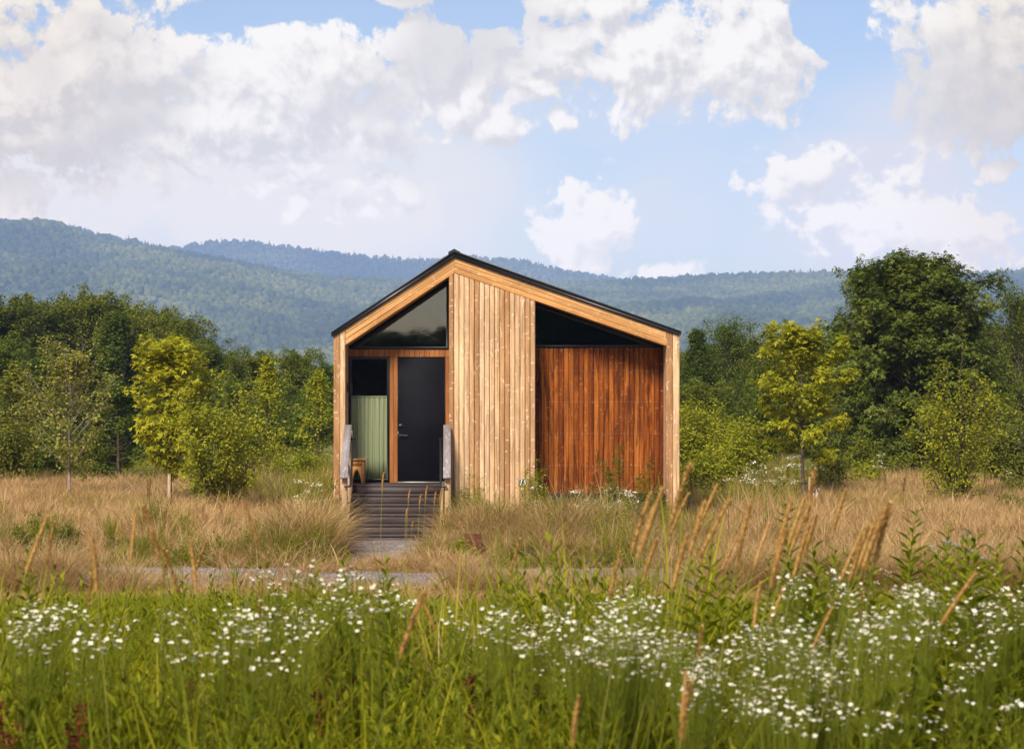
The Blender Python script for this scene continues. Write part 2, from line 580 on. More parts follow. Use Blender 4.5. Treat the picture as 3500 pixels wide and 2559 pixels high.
def zlo(x): return min(lo_l(x), lo_r(x))


ZB = .10                      # bottom of the cladding
ZDECK = PF(0, 1655.4)[1]
cabin = tag(empty('cabin', (0, YF, 0)), 'small pine clad cabin with black gable roof and red brown recessed panel', 'cabin')
CB = (0, -YF, 0)              # parts are written in world coordinates


def cpart(mb, name, m, parent=None, smooth=False, label=None):
    o = mb.obj(name, m, parent or cabin, smooth)
    if parent is None:
        o.location = CB
    if label:
        o['label'] = label
    return o


AX, AZ, NY = (1, 0, 0), (0, 0, 1), (0, -1, 0)


def vboards(mb, x0, x1, y, w, zb, ztop, crown=.006, gap=.004, th=.022, jitter=.0):
    n = max(1, round((x1 - x0) / w)); w = (x1 - x0) / n
    for i in range(n):
        a = x0 + i * w + gap / 2; b = x0 + (i + 1) * w - gap / 2
        mb.board((0, y + th, 0), AZ, AX, NY, a, b, lambda t: zb(t) if callable(zb) else zb, lambda t: ztop(t) if callable(ztop) else ztop, th - random.random() * jitter, crown)


# --- front cladding
mb = MB(); vboards(mb, XPL, XPR, YF, .098, ZB, lambda x: zlo(x) - .003, .017, .006)
# return of the panel into both recesses
for xs, sgn in ((XPL, -1), (XPR, 1)):
    for i in range(8):
        y0 = YF + .025 + i * .097
        mb.board((xs, 0, 0), AZ, (0, 1, 0), (sgn, 0, 0), y0, y0 + .093, lambda t: ZB, lambda t, xs=xs: zlo(xs) - .02, .001, .004)
cpart(mb, 'centre_cladding', M['pine'])
for nm, x0, x1 in (('corner_cladding', XL, XOL), ('corner_cladding', XOR, XR)):
    mb = MB()
    xm = x0 + (x1 - x0) * (.56 if x0 < 0 else .50)
    for a, b in ((x0, xm - .002), (xm + .002, x1)):
        mb.board((0, YF + .022, 0), AZ, AX, NY, a, b, lambda t: ZB, lambda t: zup(t) - .004, .022, .008)
    # jamb lining of the recess
    xs, sg = (XOL, 1) if x0 < 0 else (XOR, -1)
    for i in range(8):
        y0 = YF + .025 + i * .097
        mb.board((xs - sg * .002, 0, 0), AZ, (0, 1, 0), (sg, 0, 0), y0, y0 + .093, lambda t: ZB, lambda t, xs=xs, sg=sg: zlo(xs + sg * .01) - .006, .001, .004)
    cpart(mb, nm, M['pine'])
# --- raking boards under the roof, three on each slope
for a_u, b_u, a_l, b_l, nm in ((eave_l, apex_u, fl, apex_f, 0), (apex_u, eave_r, apex_f, fr_, 1)):
    mb = MB()
    Lu, Ll = (up_l, lo_l) if nm == 0 else (up_r, lo_r)
    xa, xb = (XOL + .004, apex_u[0] - .0015) if nm == 0 else (apex_u[0] + .0015, XOR - .004)
    for k in range(3):
        f0, f1 = k / 3 + .008, (k + 1) / 3 - .008
        P = {}
        for x in (xa, xb):
            zu, zl = Lu(x), Ll(x)
            P[x] = (zu + (zl - zu) * f1, zu + (zl - zu) * f0)
        d = np.array([xb - xa, 0, P[xb][1] - P[xa][1]]); ln = np.linalg.norm(d); d /= ln
        nrm = np.array([-d[2], 0, d[0]])
        w = (P[xa][1] - P[xa][0]) * d[0]
        kk = d[2] / d[0]
        O = np.array([xa, YF + .022, P[xa][0]])
        sh = lambda t: t * kk               # ends cut plumb
        mb.board(O, d, nrm, (0, -1, 0), 0, w, lambda t, s=kk: t * s, lambda t, s=kk, L=ln: L + t * s, .022, .006)
    # sloping soffit of the recess
    if nm == 0:
        so = (XOL, XPL)
    else:
        so = (XPR, XOR)
    Pa = np.array([so[0], YF + .022, Ll(so[0]) + .004]); Pb = np.array([so[1], YF + .022, Ll(so[1]) + .004])
    d = Pb - Pa; ln = np.linalg.norm(d); d /= ln; nn = np.array([d[2], 0, -d[0]])
    for i in range(8):
        mb.board(Pa, d, (0, 1, 0), nn, i * .097 + .002, i * .097 + .095, lambda t: 0., lambda t, L=ln: L, .001, .003)
    cpart(mb, 'raking_fascia', M['fascia'])

# --- roof: two slabs, metal edge, ridge cap
ov = .06
xe_l, ze_l = PF(1133.5, 1136); xe_r, ze_r = PF(2327.0, 1133); xt, zt = PF(1553.3, 858)
mb = MB()
for (xa, za), (xb, zb) in (((xe_l, ze_l), (xt, zt)), ((xt, zt), (xe_r, ze_r))):
    ua, ub = (up_l(xa + .02), apex_u[1]) if xa < xb and xb == xt else (apex_u[1], up_r(xb - .02))
    V = []
    for y in (YF - ov, YB + .2):
        V += [(xa, y, za), (xb, y, zb), (xb, y, ub + .004), (xa, y, ua + .004)]
    mb.add(V, [[0, 1, 2, 3][::-1], [4, 5, 6, 7], [0, 4, 5, 1], [3, 2, 6, 7], [0, 3, 7, 4], [1, 5, 6, 2]])
roof = cpart(mb, 'roof', M['roof'])
mb = MB()
for (xa, za), (xb, zb) in (((xe_l, ze_l), (xt, zt)), ((xt, zt), (xe_r, ze_r))):   # drip edge: a thin upper flashing
    dx, dz = xb - xa, zb - za; ln = math.hypot(dx, dz); d = np.array([dx / ln, 0, dz / ln]); n = np.array([-d[2], 0, d[0]])
    c = np.array([(xa + xb) / 2, YF - ov - .012, (za + zb) / 2]) + n * (-.006)
    mb.obox(c, tuple(d), tuple(n), (0, 1, 0), ln + .02, .026, .02, 0, .003)
cpart(mb, 'drip_edge', M['black'], roof)
mb = MB()
rx, rz = PF(1552.8, 851); r1 = PF(1533, 862); r2 = PF(1573.5, 862); r1b = PF(1533, 871); r2b = PF(1573.5, 869.5)
V = []
for y in (YF - ov - .03, YB + .2):
    V += [(r1[0], y, r1[1]), (rx, y, rz), (r2[0], y, r2[1]), (r2b[0], y, r2b[1]), (rx, y, rz - .06), (r1b[0], y, r1b[1])]
F4 = [[i, i + 6, (i + 1) % 6 + 6, (i + 1) % 6] for i in range(6)]
mb.add(V, F4); mb.add(V, [[0, 1, 2, 3, 4, 5][::-1], [6, 7, 8, 9, 10, 11]])
cpart(mb, 'ridge_cap', M['roof'], roof)

# --- side, rear walls and floor
for x0, x1 in ((XL + .004, XL + .10), (XR - .10, XR - .004)):
    mb = MB()
    for i in range(int((YB - YF - .05) / .1)):
        y0 = YF + .03 + i * .1; sg = -1 if x0 < 0 else 1; xs = x0 if sg < 0 else x1
        mb.board((xs - sg * .02, 0, 0), AZ, (0, 1, 0), (sg, 0, 0), y0, y0 + .096, lambda t: ZB, lambda t, xs=xs: zup(xs) - .02, .02, .006)
    xa, xb = (x0 + .02, x1) if x0 < 0 else (x0, x1 - .02)
    mb.box(xa, xb, YF + .026, YB - .02, ZB + .02, zup((xa + xb) / 2) - .06, 0, 'z')
    cpart(mb, 'side_wall', M['pine'])
mb = MB()
mb.poly_prism([(XL + .11, ZB), (XR - .11, ZB), (XR - .11, zup(XR - .11) - .03), (apex_u[0], apex_u[1] - .03), (XL + .11, zup(XL + .11) - .03)], YB - .12, YB)
cpart(mb, 'rear_wall', M['pine'])
mb = MB(); mb.box(XL + .12, XR - .12, YR + .12, YB - .13, ZDECK - .1, ZDECK - .01); cpart(mb, 'floor', M['interior'])
mb = MB()
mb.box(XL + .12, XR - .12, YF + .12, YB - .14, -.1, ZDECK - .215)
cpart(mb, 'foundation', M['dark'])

mb = MB(); yp_ = YR + 1.5  # dark panel added inside to block light and keep the windows black
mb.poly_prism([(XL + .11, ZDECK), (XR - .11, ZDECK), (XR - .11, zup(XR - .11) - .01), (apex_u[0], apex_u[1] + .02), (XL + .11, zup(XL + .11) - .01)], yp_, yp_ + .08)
cpart(mb, 'dark_blocker', M['dark'])

# --- back walls of the recesses
zs_l = PR(0, 1193)[1]; zs_r = PR(0, 1187.6)[1]
wx0, wx1 = PR(1189.8, 0)[0], PR(1330.7, 0)[0]; wz0, wz1 = PR(0, 1642.5)[1], PR(0, 1219.6)[1]
dx0, dx1 = PR(1359.8, 0)[0], PR(1521.4, 0)[0]; dz0, dz1 = PR(0, 1646)[1], PR(0, 1220)[1]
mb = MB()
vboards(mb, XOL, XPL, YR, .1, wz1 + .004, zs_l - .002, .003)                  # lintel
vboards(mb, wx1 + .004, dx0 - .004, YR, .09, ZDECK - .05, wz1, .003)           # post between window and door
vboards(mb, dx1 + .004, XPL + .06, YR, .09, ZDECK - .05, wz1, .003)
vboards(mb, XOL - .03, wx0 - .003, YR, .09, ZDECK - .05, wz1, .003)
mb.box(XOL, XPL, YR + .03, YR + .1, wz1 + .01, zs_l - .01, 0, 'x')
mb.box(wx1 + .006, dx0 - .006, YR + .03, YR + .1, ZDECK - .05, wz1, 0, 'z')
cpart(mb, 'porch_wall', M['porchpine'])
mb = MB()
vboards(mb, XPR - .02, XOR + .02, YR, .0995, ZB, zs_r - .002, .011, .006, .022, .005)
mb.box(XPR + .01, XOR - .01, YR + .03, YR + .12, ZB + .02, zs_r - .02, 0, 'z')
for z in (PR(0, 1373)[1], PR(0, 1481)[1], PR(0, 1590)[1], zs_r - .03, PR(0, 1266)[1]):
    for i in range(25):
        for o in (.028, .072):
            x = XPR + .0 + i * .0995 + o - .02
            if x < XOR - .01:
                mb.box(x - .004, x + .004, YR - .003, YR + .003, z - .004, z + .004, 1)
cpart(mb, 'recessed_cladding', [M['redpine'], plain('nail', (.55, .45, .38), .4, .5, .6)], label='red brown sheltered cladding in the deep recess')


def tri_window(A, B, C, wid, name, bottom_w):
    """Black triangular frame A-B-C (x,z) with mullion width and the pane inside."""
    P = [np.array(p) for p in (A, B, C)]
    ctr = sum(P) / 3

    def inset(ws):
        lines = []
        for i in range(3):
            a, b = P[i], P[(i + 1) % 3]; d = (b - a) / np.linalg.norm(b - a); n = np.array([-d[1], d[0]])
            if np.dot(ctr - a, n) < 0: n = -n
            lines.append((a + n * ws[i], d))
        out = []
        for i in range(3):
            (p, d), (q, e) = lines[i - 1], lines[i]
            t = np.linalg.solve(np.array([d, -e]).T, q - p); out.append(p + d * t[0])
        return out
    I = inset(wid)
    mb = MB(); mb.poly_prism(P, YR - .02, YR + .05, 0, [I])
    f = cpart(mb, name, M['black'])
    mb = MB(); mb.add([(p[0], YR + .012, p[1]) for p in I], [[0, 1, 2]])
    cpart(mb, 'pane', M['glass'], f)
    return f


zl0 = zs_l
xk = XOL + (zl0 - lo_l(XOL)) / ((lo_l(XPL) - lo_l(XOL)) / (XPL - XOL)) if lo_l(XOL) < zl0 else XOL
tri_window((max(xk, XOL), zl0), (XPL - .003, zl0), (XPL - .003, lo_l(XPL - .003) - .004), (.044, .072, .085), 'gable_window', 0)
xk2 = XPR + (lo_r(XPR) - zs_r) / ((lo_r(XPR) - lo_r(XOR)) / (XOR - XPR))
tri_window((XPR + .003, zs_r), (min(xk2, XOR + .05), zs_r), (XPR + .003, lo_r(XPR) - .004), (.046, .075, .012), 'gable_window', 0)

# --- tall porch window
mb = MB()
fw = .055
mb.poly_prism([(wx0, wz0), (wx1, wz0), (wx1, wz1), (wx0, wz1)], YR - .012, YR + .07, 0,
              [[(wx0 + fw + .005, wz0 + .035), (wx1 - fw + .008, wz0 + .035), (wx1 - fw + .008, wz1 - .04), (wx0 + fw + .005, wz1 - .04)]])
pw = cpart(mb, 'porch_window', M['black'])
mb = MB(); mb.add([(wx0 + fw, YR + .02, wz0 + .03), (wx1 - fw + .01, YR + .02, wz0 + .03), (wx1 - fw + .01, YR + .02, wz1 - .035), (wx0 + fw, YR + .02, wz1 - .035)], [[0, 1, 2, 3]])
cpart(mb, 'pane', M['glass'], pw)
# --- door
mb = MB(); mb.box(dx0 + .006, dx1 - .006, YR + .004, YR + .05, dz0 + .006, dz1 - .008, 0, 'z', .004); door = cpart(mb, 'door', M['door'])
mb = MB()
for a, b, c, d in ((dx0, dx0 + .005, dz0, dz1), (dx1 - .005, dx1, dz0, dz1), (dx0 + .005, dx1 - .005, dz1 - .006, dz1)):
    mb.box(a, b, YR - .004, YR + .06, c, d)
cpart(mb, 'frame', M['black'], door)
hx = PR(1368.5, 0)[0]; hz = PR(0, 1487)[1]
mb = MB(); mb.tube([(hx, YR + .004, hz), (hx, YR - .05, hz), (hx + .008, YR - .058, hz), (hx + .14, YR - .058, hz - .003)], .0105, 8)
mb.tube([(hx, YR + .004, hz), (hx, YR - .012, hz)], .028, 14)
cpart(mb, 'handle', plain('lever_metal', (.035, .035, .04), .4, .4, .3), door)
lz = PR(0, 1454)[1]; mb = MB(); mb.box(hx - .035, hx + .045, YR - .022, YR + .003, lz - .03, lz + .03, 0, 'x', .008); cpart(mb, 'lock', plain('lock_case', (.035, .035, .04), .3, .5, .3), door)
mb = MB(); mb.box(dx0 + .001, dx0 + .006, YR - .007, YR - .0045, hz - .075, hz + .1); cpart(mb, 'strike_plate', plain('steel', (.5, .5, .5), .3, .5, .9), door)
mb = MB(); mb.box(dx0, dx1, YR - .03, YR + .05, dz0 - .02, dz0 + .003, 0, 'x', .003); cpart(mb, 'sill', plain('alu', (.30, .29, .28), .4, .5, .7), door)
# --- wall lamp on the left jamb
lx = PR(1206.5, 0)[0]; l0, l1 = PR(0, 1343)[1], PR(0, 1309)[1]; ly = YR - .33
mb = MB(); mb.tube([(lx - .02, ly, l0), (lx - .02, ly, l1)], .036, 18); mb.tube([(lx - .02, ly, l1), (lx - .02, ly, l1 + .004)], .040, 18)
lamp = cpart(mb, 'wall_lamp', M['black'])
mb = MB(); mb.box(XOL + .002, XOL + .014, ly - .05, ly + .05, l0 + .02, l1 - .0, 0, 'z', .003); mb.box(XOL + .014, lx - .05, ly - .012, ly + .012, (l0 + l1) / 2 - .012, (l0 + l1) / 2 + .012)
cpart(mb, 'bracket', M['black'], lamp)
# --- hose tap in the right recess
tx, tz = PR(1836, 1655); mb = MB()
mb.tube([(tx + .09 * math.cos(a) + .06, YR - .07, tz - .03 + .075 * math.sin(a)) for a in np.linspace(3.3, -.3, 14)], .013, 8)
mb.box(tx + .12, tx + .175, YR - .1, YR - .045, tz - .07, tz - .02, 0, 'x', .006)
mb.tube([(tx, YR + .0, tz - .05), (tx, YR - .07, tz - .05), (tx + .12, YR - .07, tz - .045)], .011, 8)
cpart(mb, 'hose_tap', M['black'])
# --- porch deck inside the recess
mb = MB()
for i in range(6):
    y0 = YF - .10 + i * .15
    mb.box(XOL + .004, XPL - .004, y0, y0 + .144, ZDECK - .035, ZDECK, 0, 'x', .003)
mb.box(XOL + .004, XPL - .004, YF - .09, YF + .7, ZDECK - .2, ZDECK - .04, 0, 'x')
cpart(mb, 'porch_deck', M['deckwood'])

# --- curtain behind the porch window
cx0, cx1 = wx0 + fw - .005, wx1 - fw + .015
cz1 = W(0, 1353, YR + .12)[1]; cz0 = wz0 + .03
n = 220; xs = np.linspace(cx0, cx1, n)
ph = xs * 0
for k, (f_, a_) in enumerate(((13, .010), (29, .007), (53, .004))):
    ph = ph + a_ * np.sin((xs - cx0) / (cx1 - cx0) * f_ * 6.28 / 1.6 + k * 1.7 + 1.5 * np.sin((xs - cx0) * 7))
zr = np.array([cz0, cz0 + .4, cz0 + .9, cz1 - .05, cz1 - .045, cz1 - .012, cz1])
am = np.array([1.1, 1, .9, .6, .35, .35, .6])
V = np.stack([np.repeat(xs[None], 7, 0), YR + .12 + am[:, None] * ph[None], np.repeat(zr[:, None], n, 1)], -1)
i = np.arange(6)[:, None] * n; j = np.arange(n - 1)[None]
F = np.stack([i + j, i + j + 1, i + n + j + 1, i + n + j], -1).reshape(-1, 4)
mb = MB(); mb.add(V.reshape(-1, 3), F, np.stack([V.reshape(-1, 3)[F][..., 0] * 1.4, V.reshape(-1, 3)[F][..., 2]], -1))
rod = MB(); rod.tube([(cx0, YR + .12, cz1 - .028), (cx1, YR + .12, cz1 - .028)], .007, 8)
cur = tag(empty('curtain', (0, YR + .12, 0)), 'half height striped green linen curtain behind the porch window glass', 'curtain')
o = mb.obj('cloth', M['curtain'], cur, True, (0, -YR - .12, 0)); sm = o.modifiers.new('thick', 'SOLIDIFY'); sm.thickness = .0015
rod.obj('rod', M['black'], cur, True, (0, -YR - .12, 0))

# =================================================================== FRONT STEPS
steps = tag(empty('front_steps', ((1195 + 1504 - 3500) / 2 * 39 / F35, 38.5, .1)), 'dark timber front steps with grey capped handrails leading to the porch', 'steps')
SL = -np.array(steps.location)


def spart(mb, name, m, parent=None, smooth=False):
    o = mb.obj(name, m, parent or steps, smooth)
    if parent is None:
        o.location = SL
    return o


sx0, sx1 = W(1196, 0, 39.2)[0], W(1505, 0, 39.2)[0]
rows = [1655.4, 1689, 1723, 1757, 1792, 1827]
nose = [(39.90 - .28 * k, W(0, r, 39.90 - .28 * k)[1]) for k, r in enumerate(rows)]
for k, (y, z) in enumerate(nose):
    if k:
        mb = MB()
        mb.box(sx0, sx1, y - .012, y + .135, z - .036, z, 0, 'x', .004)
        mb.box(sx0, sx1, y + .14, y + .268, z - .036, z - .001, 0, 'x', .004)
        spart(mb, 'tread', M['deckwood'])
    zb = nose[k + 1][1] + .003 if k < 5 else -.02
    mb = MB(); mb.box(sx0 + .002, sx1 - .002, y + .012, y + .04, zb, z - .04, 0, 'x', .002); spart(mb, 'riser', M['deckwood'])
y0s, y1s = nose[5][0], nose[0][0]
for sgn, xc_lo, xc_hi, xp in ((-1, W(1175, 0, 38.5)[0], W(1189.5, 0, 39.9)[0], W(1177, 0, 38.55)[0]), (1, W(1528, 0, 38.5)[0], W(1528, 0, 39.9)[0], W(1528, 0, 38.55)[0])):
    # stringer
    xs = sx0 - .024 if sgn < 0 else sx1 + .024
    mb = MB()
    prof = [(y0s - .02, .0), (y0s - .02, nose[5][1] + .03), (y1s + .02, nose[0][1] + .03), (y1s + .02, nose[0][1] - .32), (y0s + .42, .0)]
    V = [(xs - .02, a, b) for a, b in prof] + [(xs + .02, a, b) for a, b in prof]
    mb.add(V, [[0, 1, 2, 3, 4], [9, 8, 7, 6, 5]]); mb.add(V, [[i, i + 5, (i + 1) % 5 + 5, (i + 1) % 5] for i in range(5)])
    spart(mb, 'stringer', M['postwood'])
    zl = W(0, 1630, 38.5)[1]; zh = W(0, 1450, 39.9)[1]
    # posts
    for yy, xx in ((38.62, xp), (39.78, xp - .01 * sgn)):
        zt_ = zl + (zh - zl) * (yy - 38.5) / 1.4 - .04
        mb = MB(); mb.box(xx - .045, xx + .045, yy - .045, yy + .045, -.05, zt_, 0, 'z', .004); spart(mb, 'post', M['postwood'])
    # sub rail under the cap and cap
    a = np.array([xc_lo, 38.46, zl - .02]); b = np.array([xc_hi, 39.93, zh - .02]); d = b - a; ln = np.linalg.norm(d); d /= ln
    side = np.array([1., 0, 0]); side = side - d * side.dot(d); side /= np.linalg.norm(side); nn = np.cross(side, d)
    if nn[2] < 0: nn = -nn
    mb = MB(); mb.obox((a + b) / 2, tuple(d), tuple(side), tuple(nn), ln, .142, .036, 0, .004); cap = spart(mb, 'handrail_cap', M['greywood'])
    mb = MB(); mb.obox((a + b) / 2 - nn * .066 + d * .06, tuple(d), tuple(side), tuple(nn), ln - .14, .038, .09, 0, .003); spart(mb, 'rail_board', M['postwood'])
    # lower rail board between the posts
    mb = MB(); mb.obox((a + b) / 2 - np.array([0, 0, .62]), tuple(d), tuple(side), tuple(nn), ln - .2, .036, .1, 0, .003); spart(mb, 'rail_board', M['postwood'])
    # grab bar
    bx_hi = W(1208 if sgn < 0 else 1506, 0, 39.7)[0]; bx_lo = W(1197.5 if sgn < 0 else 1506, 0, 38.5)[0]
    zt1 = W(0, 1500, 39.7)[1]; zb1 = W(0, 1662, 38.5)[1]
    P = [(xp, 39.72, zt1 + .0), (bx_hi - .03 * -sgn * -1, 39.72, zt1 + .006), (bx_hi, 39.68, zt1), (bx_lo, 38.56, zb1 + .03), (bx_lo, 38.53, zb1 + .004), (bx_lo + sgn * .03, 38.52, zb1), (xp - .0, 38.52, zb1)]
    mb = MB(); mb.tube(P, .02, 10); spart(mb, 'grab_bar', M['black'], None, True)

# =================================================================== STOOL ON THE PORCH
stx0, stx1 = W(1193, 0, 40.3)[0], W(1246, 0, 40.3)[0]; sty = 40.28
zS0 = ZDECK; zS1 = W(0, 1568, 40.25)[1]
stool = tag(empty('stool', ((stx0 + stx1) / 2, sty + .17, ZDECK)), 'small honey coloured wooden stool with row of moon cutouts beside porch window', 'stool')
cxs = (stx0 + stx1) / 2; SO = (-cxs, -(sty + .17), -ZDECK)
h = zS1 - zS0
for yy in (sty, sty + .30):
    hw = (stx1 - stx0) / 2
    tp = h - .028
    outl = [(-hw, 0), (-hw * .98, 0.0), (-hw * .93, tp), (hw * .93, tp), (hw, 0), (hw * .62, 0)]
    arch = [(hw * .62 * math.cos(a) * (1 - .25 * math.sin(a)), .0 + tp * .58 * math.sin(a)) for a in np.linspace(.12, math.pi - .12, 14)]
    outl = [(-hw, 0), (-hw * .92, tp), (hw * .92, tp), (hw, 0)] + [(hw * .60, 0)] + arch + [(-hw * .60, 0)]
    moons = []
    for q in range(5):
        mx = (-2 + q) * .046; mz = tp * .76; r = .018
        A = [(mx + r * math.cos(a), mz + r * math.sin(a)) for a in np.linspace(.9, 2 * math.pi - .9, 12)]
        off_ = .012 * (q - 1) / 2
        B = [(mx + .009 + r * .72 * math.cos(a), mz + r * .78 * math.sin(a)) for a in np.linspace(2 * math.pi - 1.05, 1.05, 9)]
        moons.append(A + B)
    mb = MB()
    mb.poly_prism([(x + cxs, z + zS0 + .001) for x, z in outl], yy, yy + .022, 0, [[(x + cxs, z + zS0) for x, z in m_] for m_ in moons])
    mb.obj('end_panel', M['stool'], stool, False, SO)
mb = MB(); mb.box(stx0 - .03, stx1 + .035, sty - .035, sty + .36, zS1 - .026, zS1, 0, 'y', .004); mb.obj('seat', M['stool'], stool, False, SO)
mb = MB(); mb.box(cxs - .01, cxs + .01, sty + .022, sty + .30, zS0 + h * .62, zS0 + h * .78, 0, 'y'); mb.obj('stretcher', M['stool'], stool, False, SO)

# =================================================================== HOUSE NUMBER PLATE
nx0, nz0 = W(1771.6, 1662, YF - .03); nx1, nz1 = W(1798.4, 1636, YF - .03)
pl = tag(empty('number_plate', ((nx0 + nx1) / 2, YF - .03, nz0)), 'black house number plate reading 15 low on the pale cladding', 'sign')
PO = (-(nx0 + nx1) / 2, -(YF - .03), -nz0)
mb = MB(); mb.box(nx0, nx1, YF - .012, YF - .002, nz0, nz1, 0, 'x', .004); mb.obj('plate', M['black'], pl, False, PO)
mb = MB(); e = .009; mb.poly_prism([(nx0 + e, nz0 + e), (nx1 - e, nz0 + e), (nx1 - e, nz1 - e), (nx0 + e, nz1 - e)], YF - .0145, YF - .0115, 0,
                                   [[(nx0 + e + .004, nz0 + e + .004), (nx1 - e - .004, nz0 + e + .004), (nx1 - e - .004, nz1 - e - .004), (nx0 + e + .004, nz1 - e - .004)]])
mb.obj('border', M['white'], pl, False, PO)
fc = bpy.data.curves.new('digits', 'FONT'); fc.body = '15'; fc.size = .135; fc.shear = .28; fc.extrude = .002; fc.offset = .0012; fc.align_x = 'CENTER'
tmp = bpy.data.objects.new('tmp_text', fc); COL.objects.link(tmp)
bpy.context.view_layer.update()
me = bpy.data.meshes.new_from_object(tmp.evaluated_get(bpy.context.evaluated_depsgraph_get()))
bpy.data.objects.remove(tmp)
me.materials.clear(); me.materials.append(M['white'])
dg_ = bpy.data.objects.new('digits', me); COL.objects.link(dg_); dg_.parent = pl
dg_.rotation_euler = (R(90), 0, 0); dg_.location = (0, .0135, .030)

# =================================================================== RUSTED STEEL BOLLARD
bx0, _ = W(1587, 0, 35.6); bx1, bz1 = W(1646, 1826, 35.6)
bl = tag(empty('steel_bollard', ((bx0 + bx1) / 2, 35.6, 0)), 'squat rusted steel path light box standing in the dry grass', 'path light')
BO = (-(bx0 + bx1) / 2, -35.6, 0)
mb = MB(); mb.box(bx0 + .003, bx1 - .003, 35.563, 35.82, -.05, bz1 - .012, 0, 'z', .006); mb.obj('body', M['rust'], bl, False, BO)
mb = MB(); mb.box(bx0, bx1, 35.56, 35.823, bz1 - .0115, bz1, 0, 'x', .002); mb.obj('cap', M['rust'], bl, False, BO)

# =================================================================== GROUND, ROAD, PATH
ys = np.concatenate([np.linspace(-300, -10, 16), np.arange(-5, 70, .5), np.arange(70, 200, 6), np.geomspace(200, 8200, 40)])
xs = np.concatenate([-np.geomspace(3200, 40, 26), np.arange(-36, 36.01, .6), np.geomspace(40, 3200, 26)])
X, Y = np.meshgrid(xs, ys, indexing='ij'); Z = ground_z(X, Y)
V = np.stack([X, Y, Z], -1).reshape(-1, 3); ny = len(ys)
i = np.arange(len(xs) - 1)[:, None] * ny; j = np.arange(ny - 1)[None]
F = np.stack([i + j, i + ny + j, i + ny + j + 1, i + j + 1], -1).reshape(-1, 4)
mb = MB(); mb.add(V, F); tag(mb.obj('ground', M['ground'], None, True), kind='structure')


def ribbon(L, Rr, name):
    """Sheet laid 1 cm over the ground between two edge polylines."""
    V = []; n = len(L)
    for a, b in zip(L, Rr):
        for q in np.linspace(0, 1, 5):
            x = a[0] + (b[0] - a[0]) * q; y = a[1] + (b[1] - a[1]) * q
            V.append((x, y, float(ground_z(x, y)) + .014))
    F = [[5 * i + k, 5 * i + k + 1, 5 * i + 6 + k, 5 * i + 5 + k] for i in range(n - 1) for k in range(4)]
    mb = MB(); mb.add(V, F); return tag(mb.obj(name, M['gravel'], None, True), kind='structure')


RY0, RY1 = 30.9, 34.2


def road_off(x): return .9 * (fbm(x * .08 + 5, 0 * x, 2) - .5) + .010 * x


xr = np.arange(-45, 45.01, .25)
jit = (fbm(xr * 1.6, xr * 0 + 3, 3) - .5) * .7; jit2 = (fbm(xr * 1.6, xr * 0 + 9, 3) - .5) * .7
ribbon(list(zip(xr, RY0 + road_off(xr) + jit)), list(zip(xr, RY1 + road_off(xr) + jit2)), 'gravel_road')
yp = np.arange(33.9, 38.7, .2)
pl_ = W(1186, 0, 37)[0] + (fbm(yp * 1.9, yp * 0 + 2, 3) - .5) * .5; pr_ = W(1425, 0, 36)[0] + (fbm(yp * 1.9, yp * 0 + 7, 3) - .5) * .5
ribbon(list(zip(pl_, yp)), list(zip(pr_, yp)), 'gravel_path')
PATH = (float(pl_.mean()), float(pr_.mean()))

# =================================================================== SCATTER (only for what nobody could count)
_src_n = 0


def source(mb, mats):
    """A mesh held outside the scene, to be instanced by geometry nodes."""
    global _src_n
    _src_n += 1
    return bpy.data.objects.new('scatter_source_%03d' % _src_n, mb.mesh('scatter_source_%03d' % _src_n, mats))


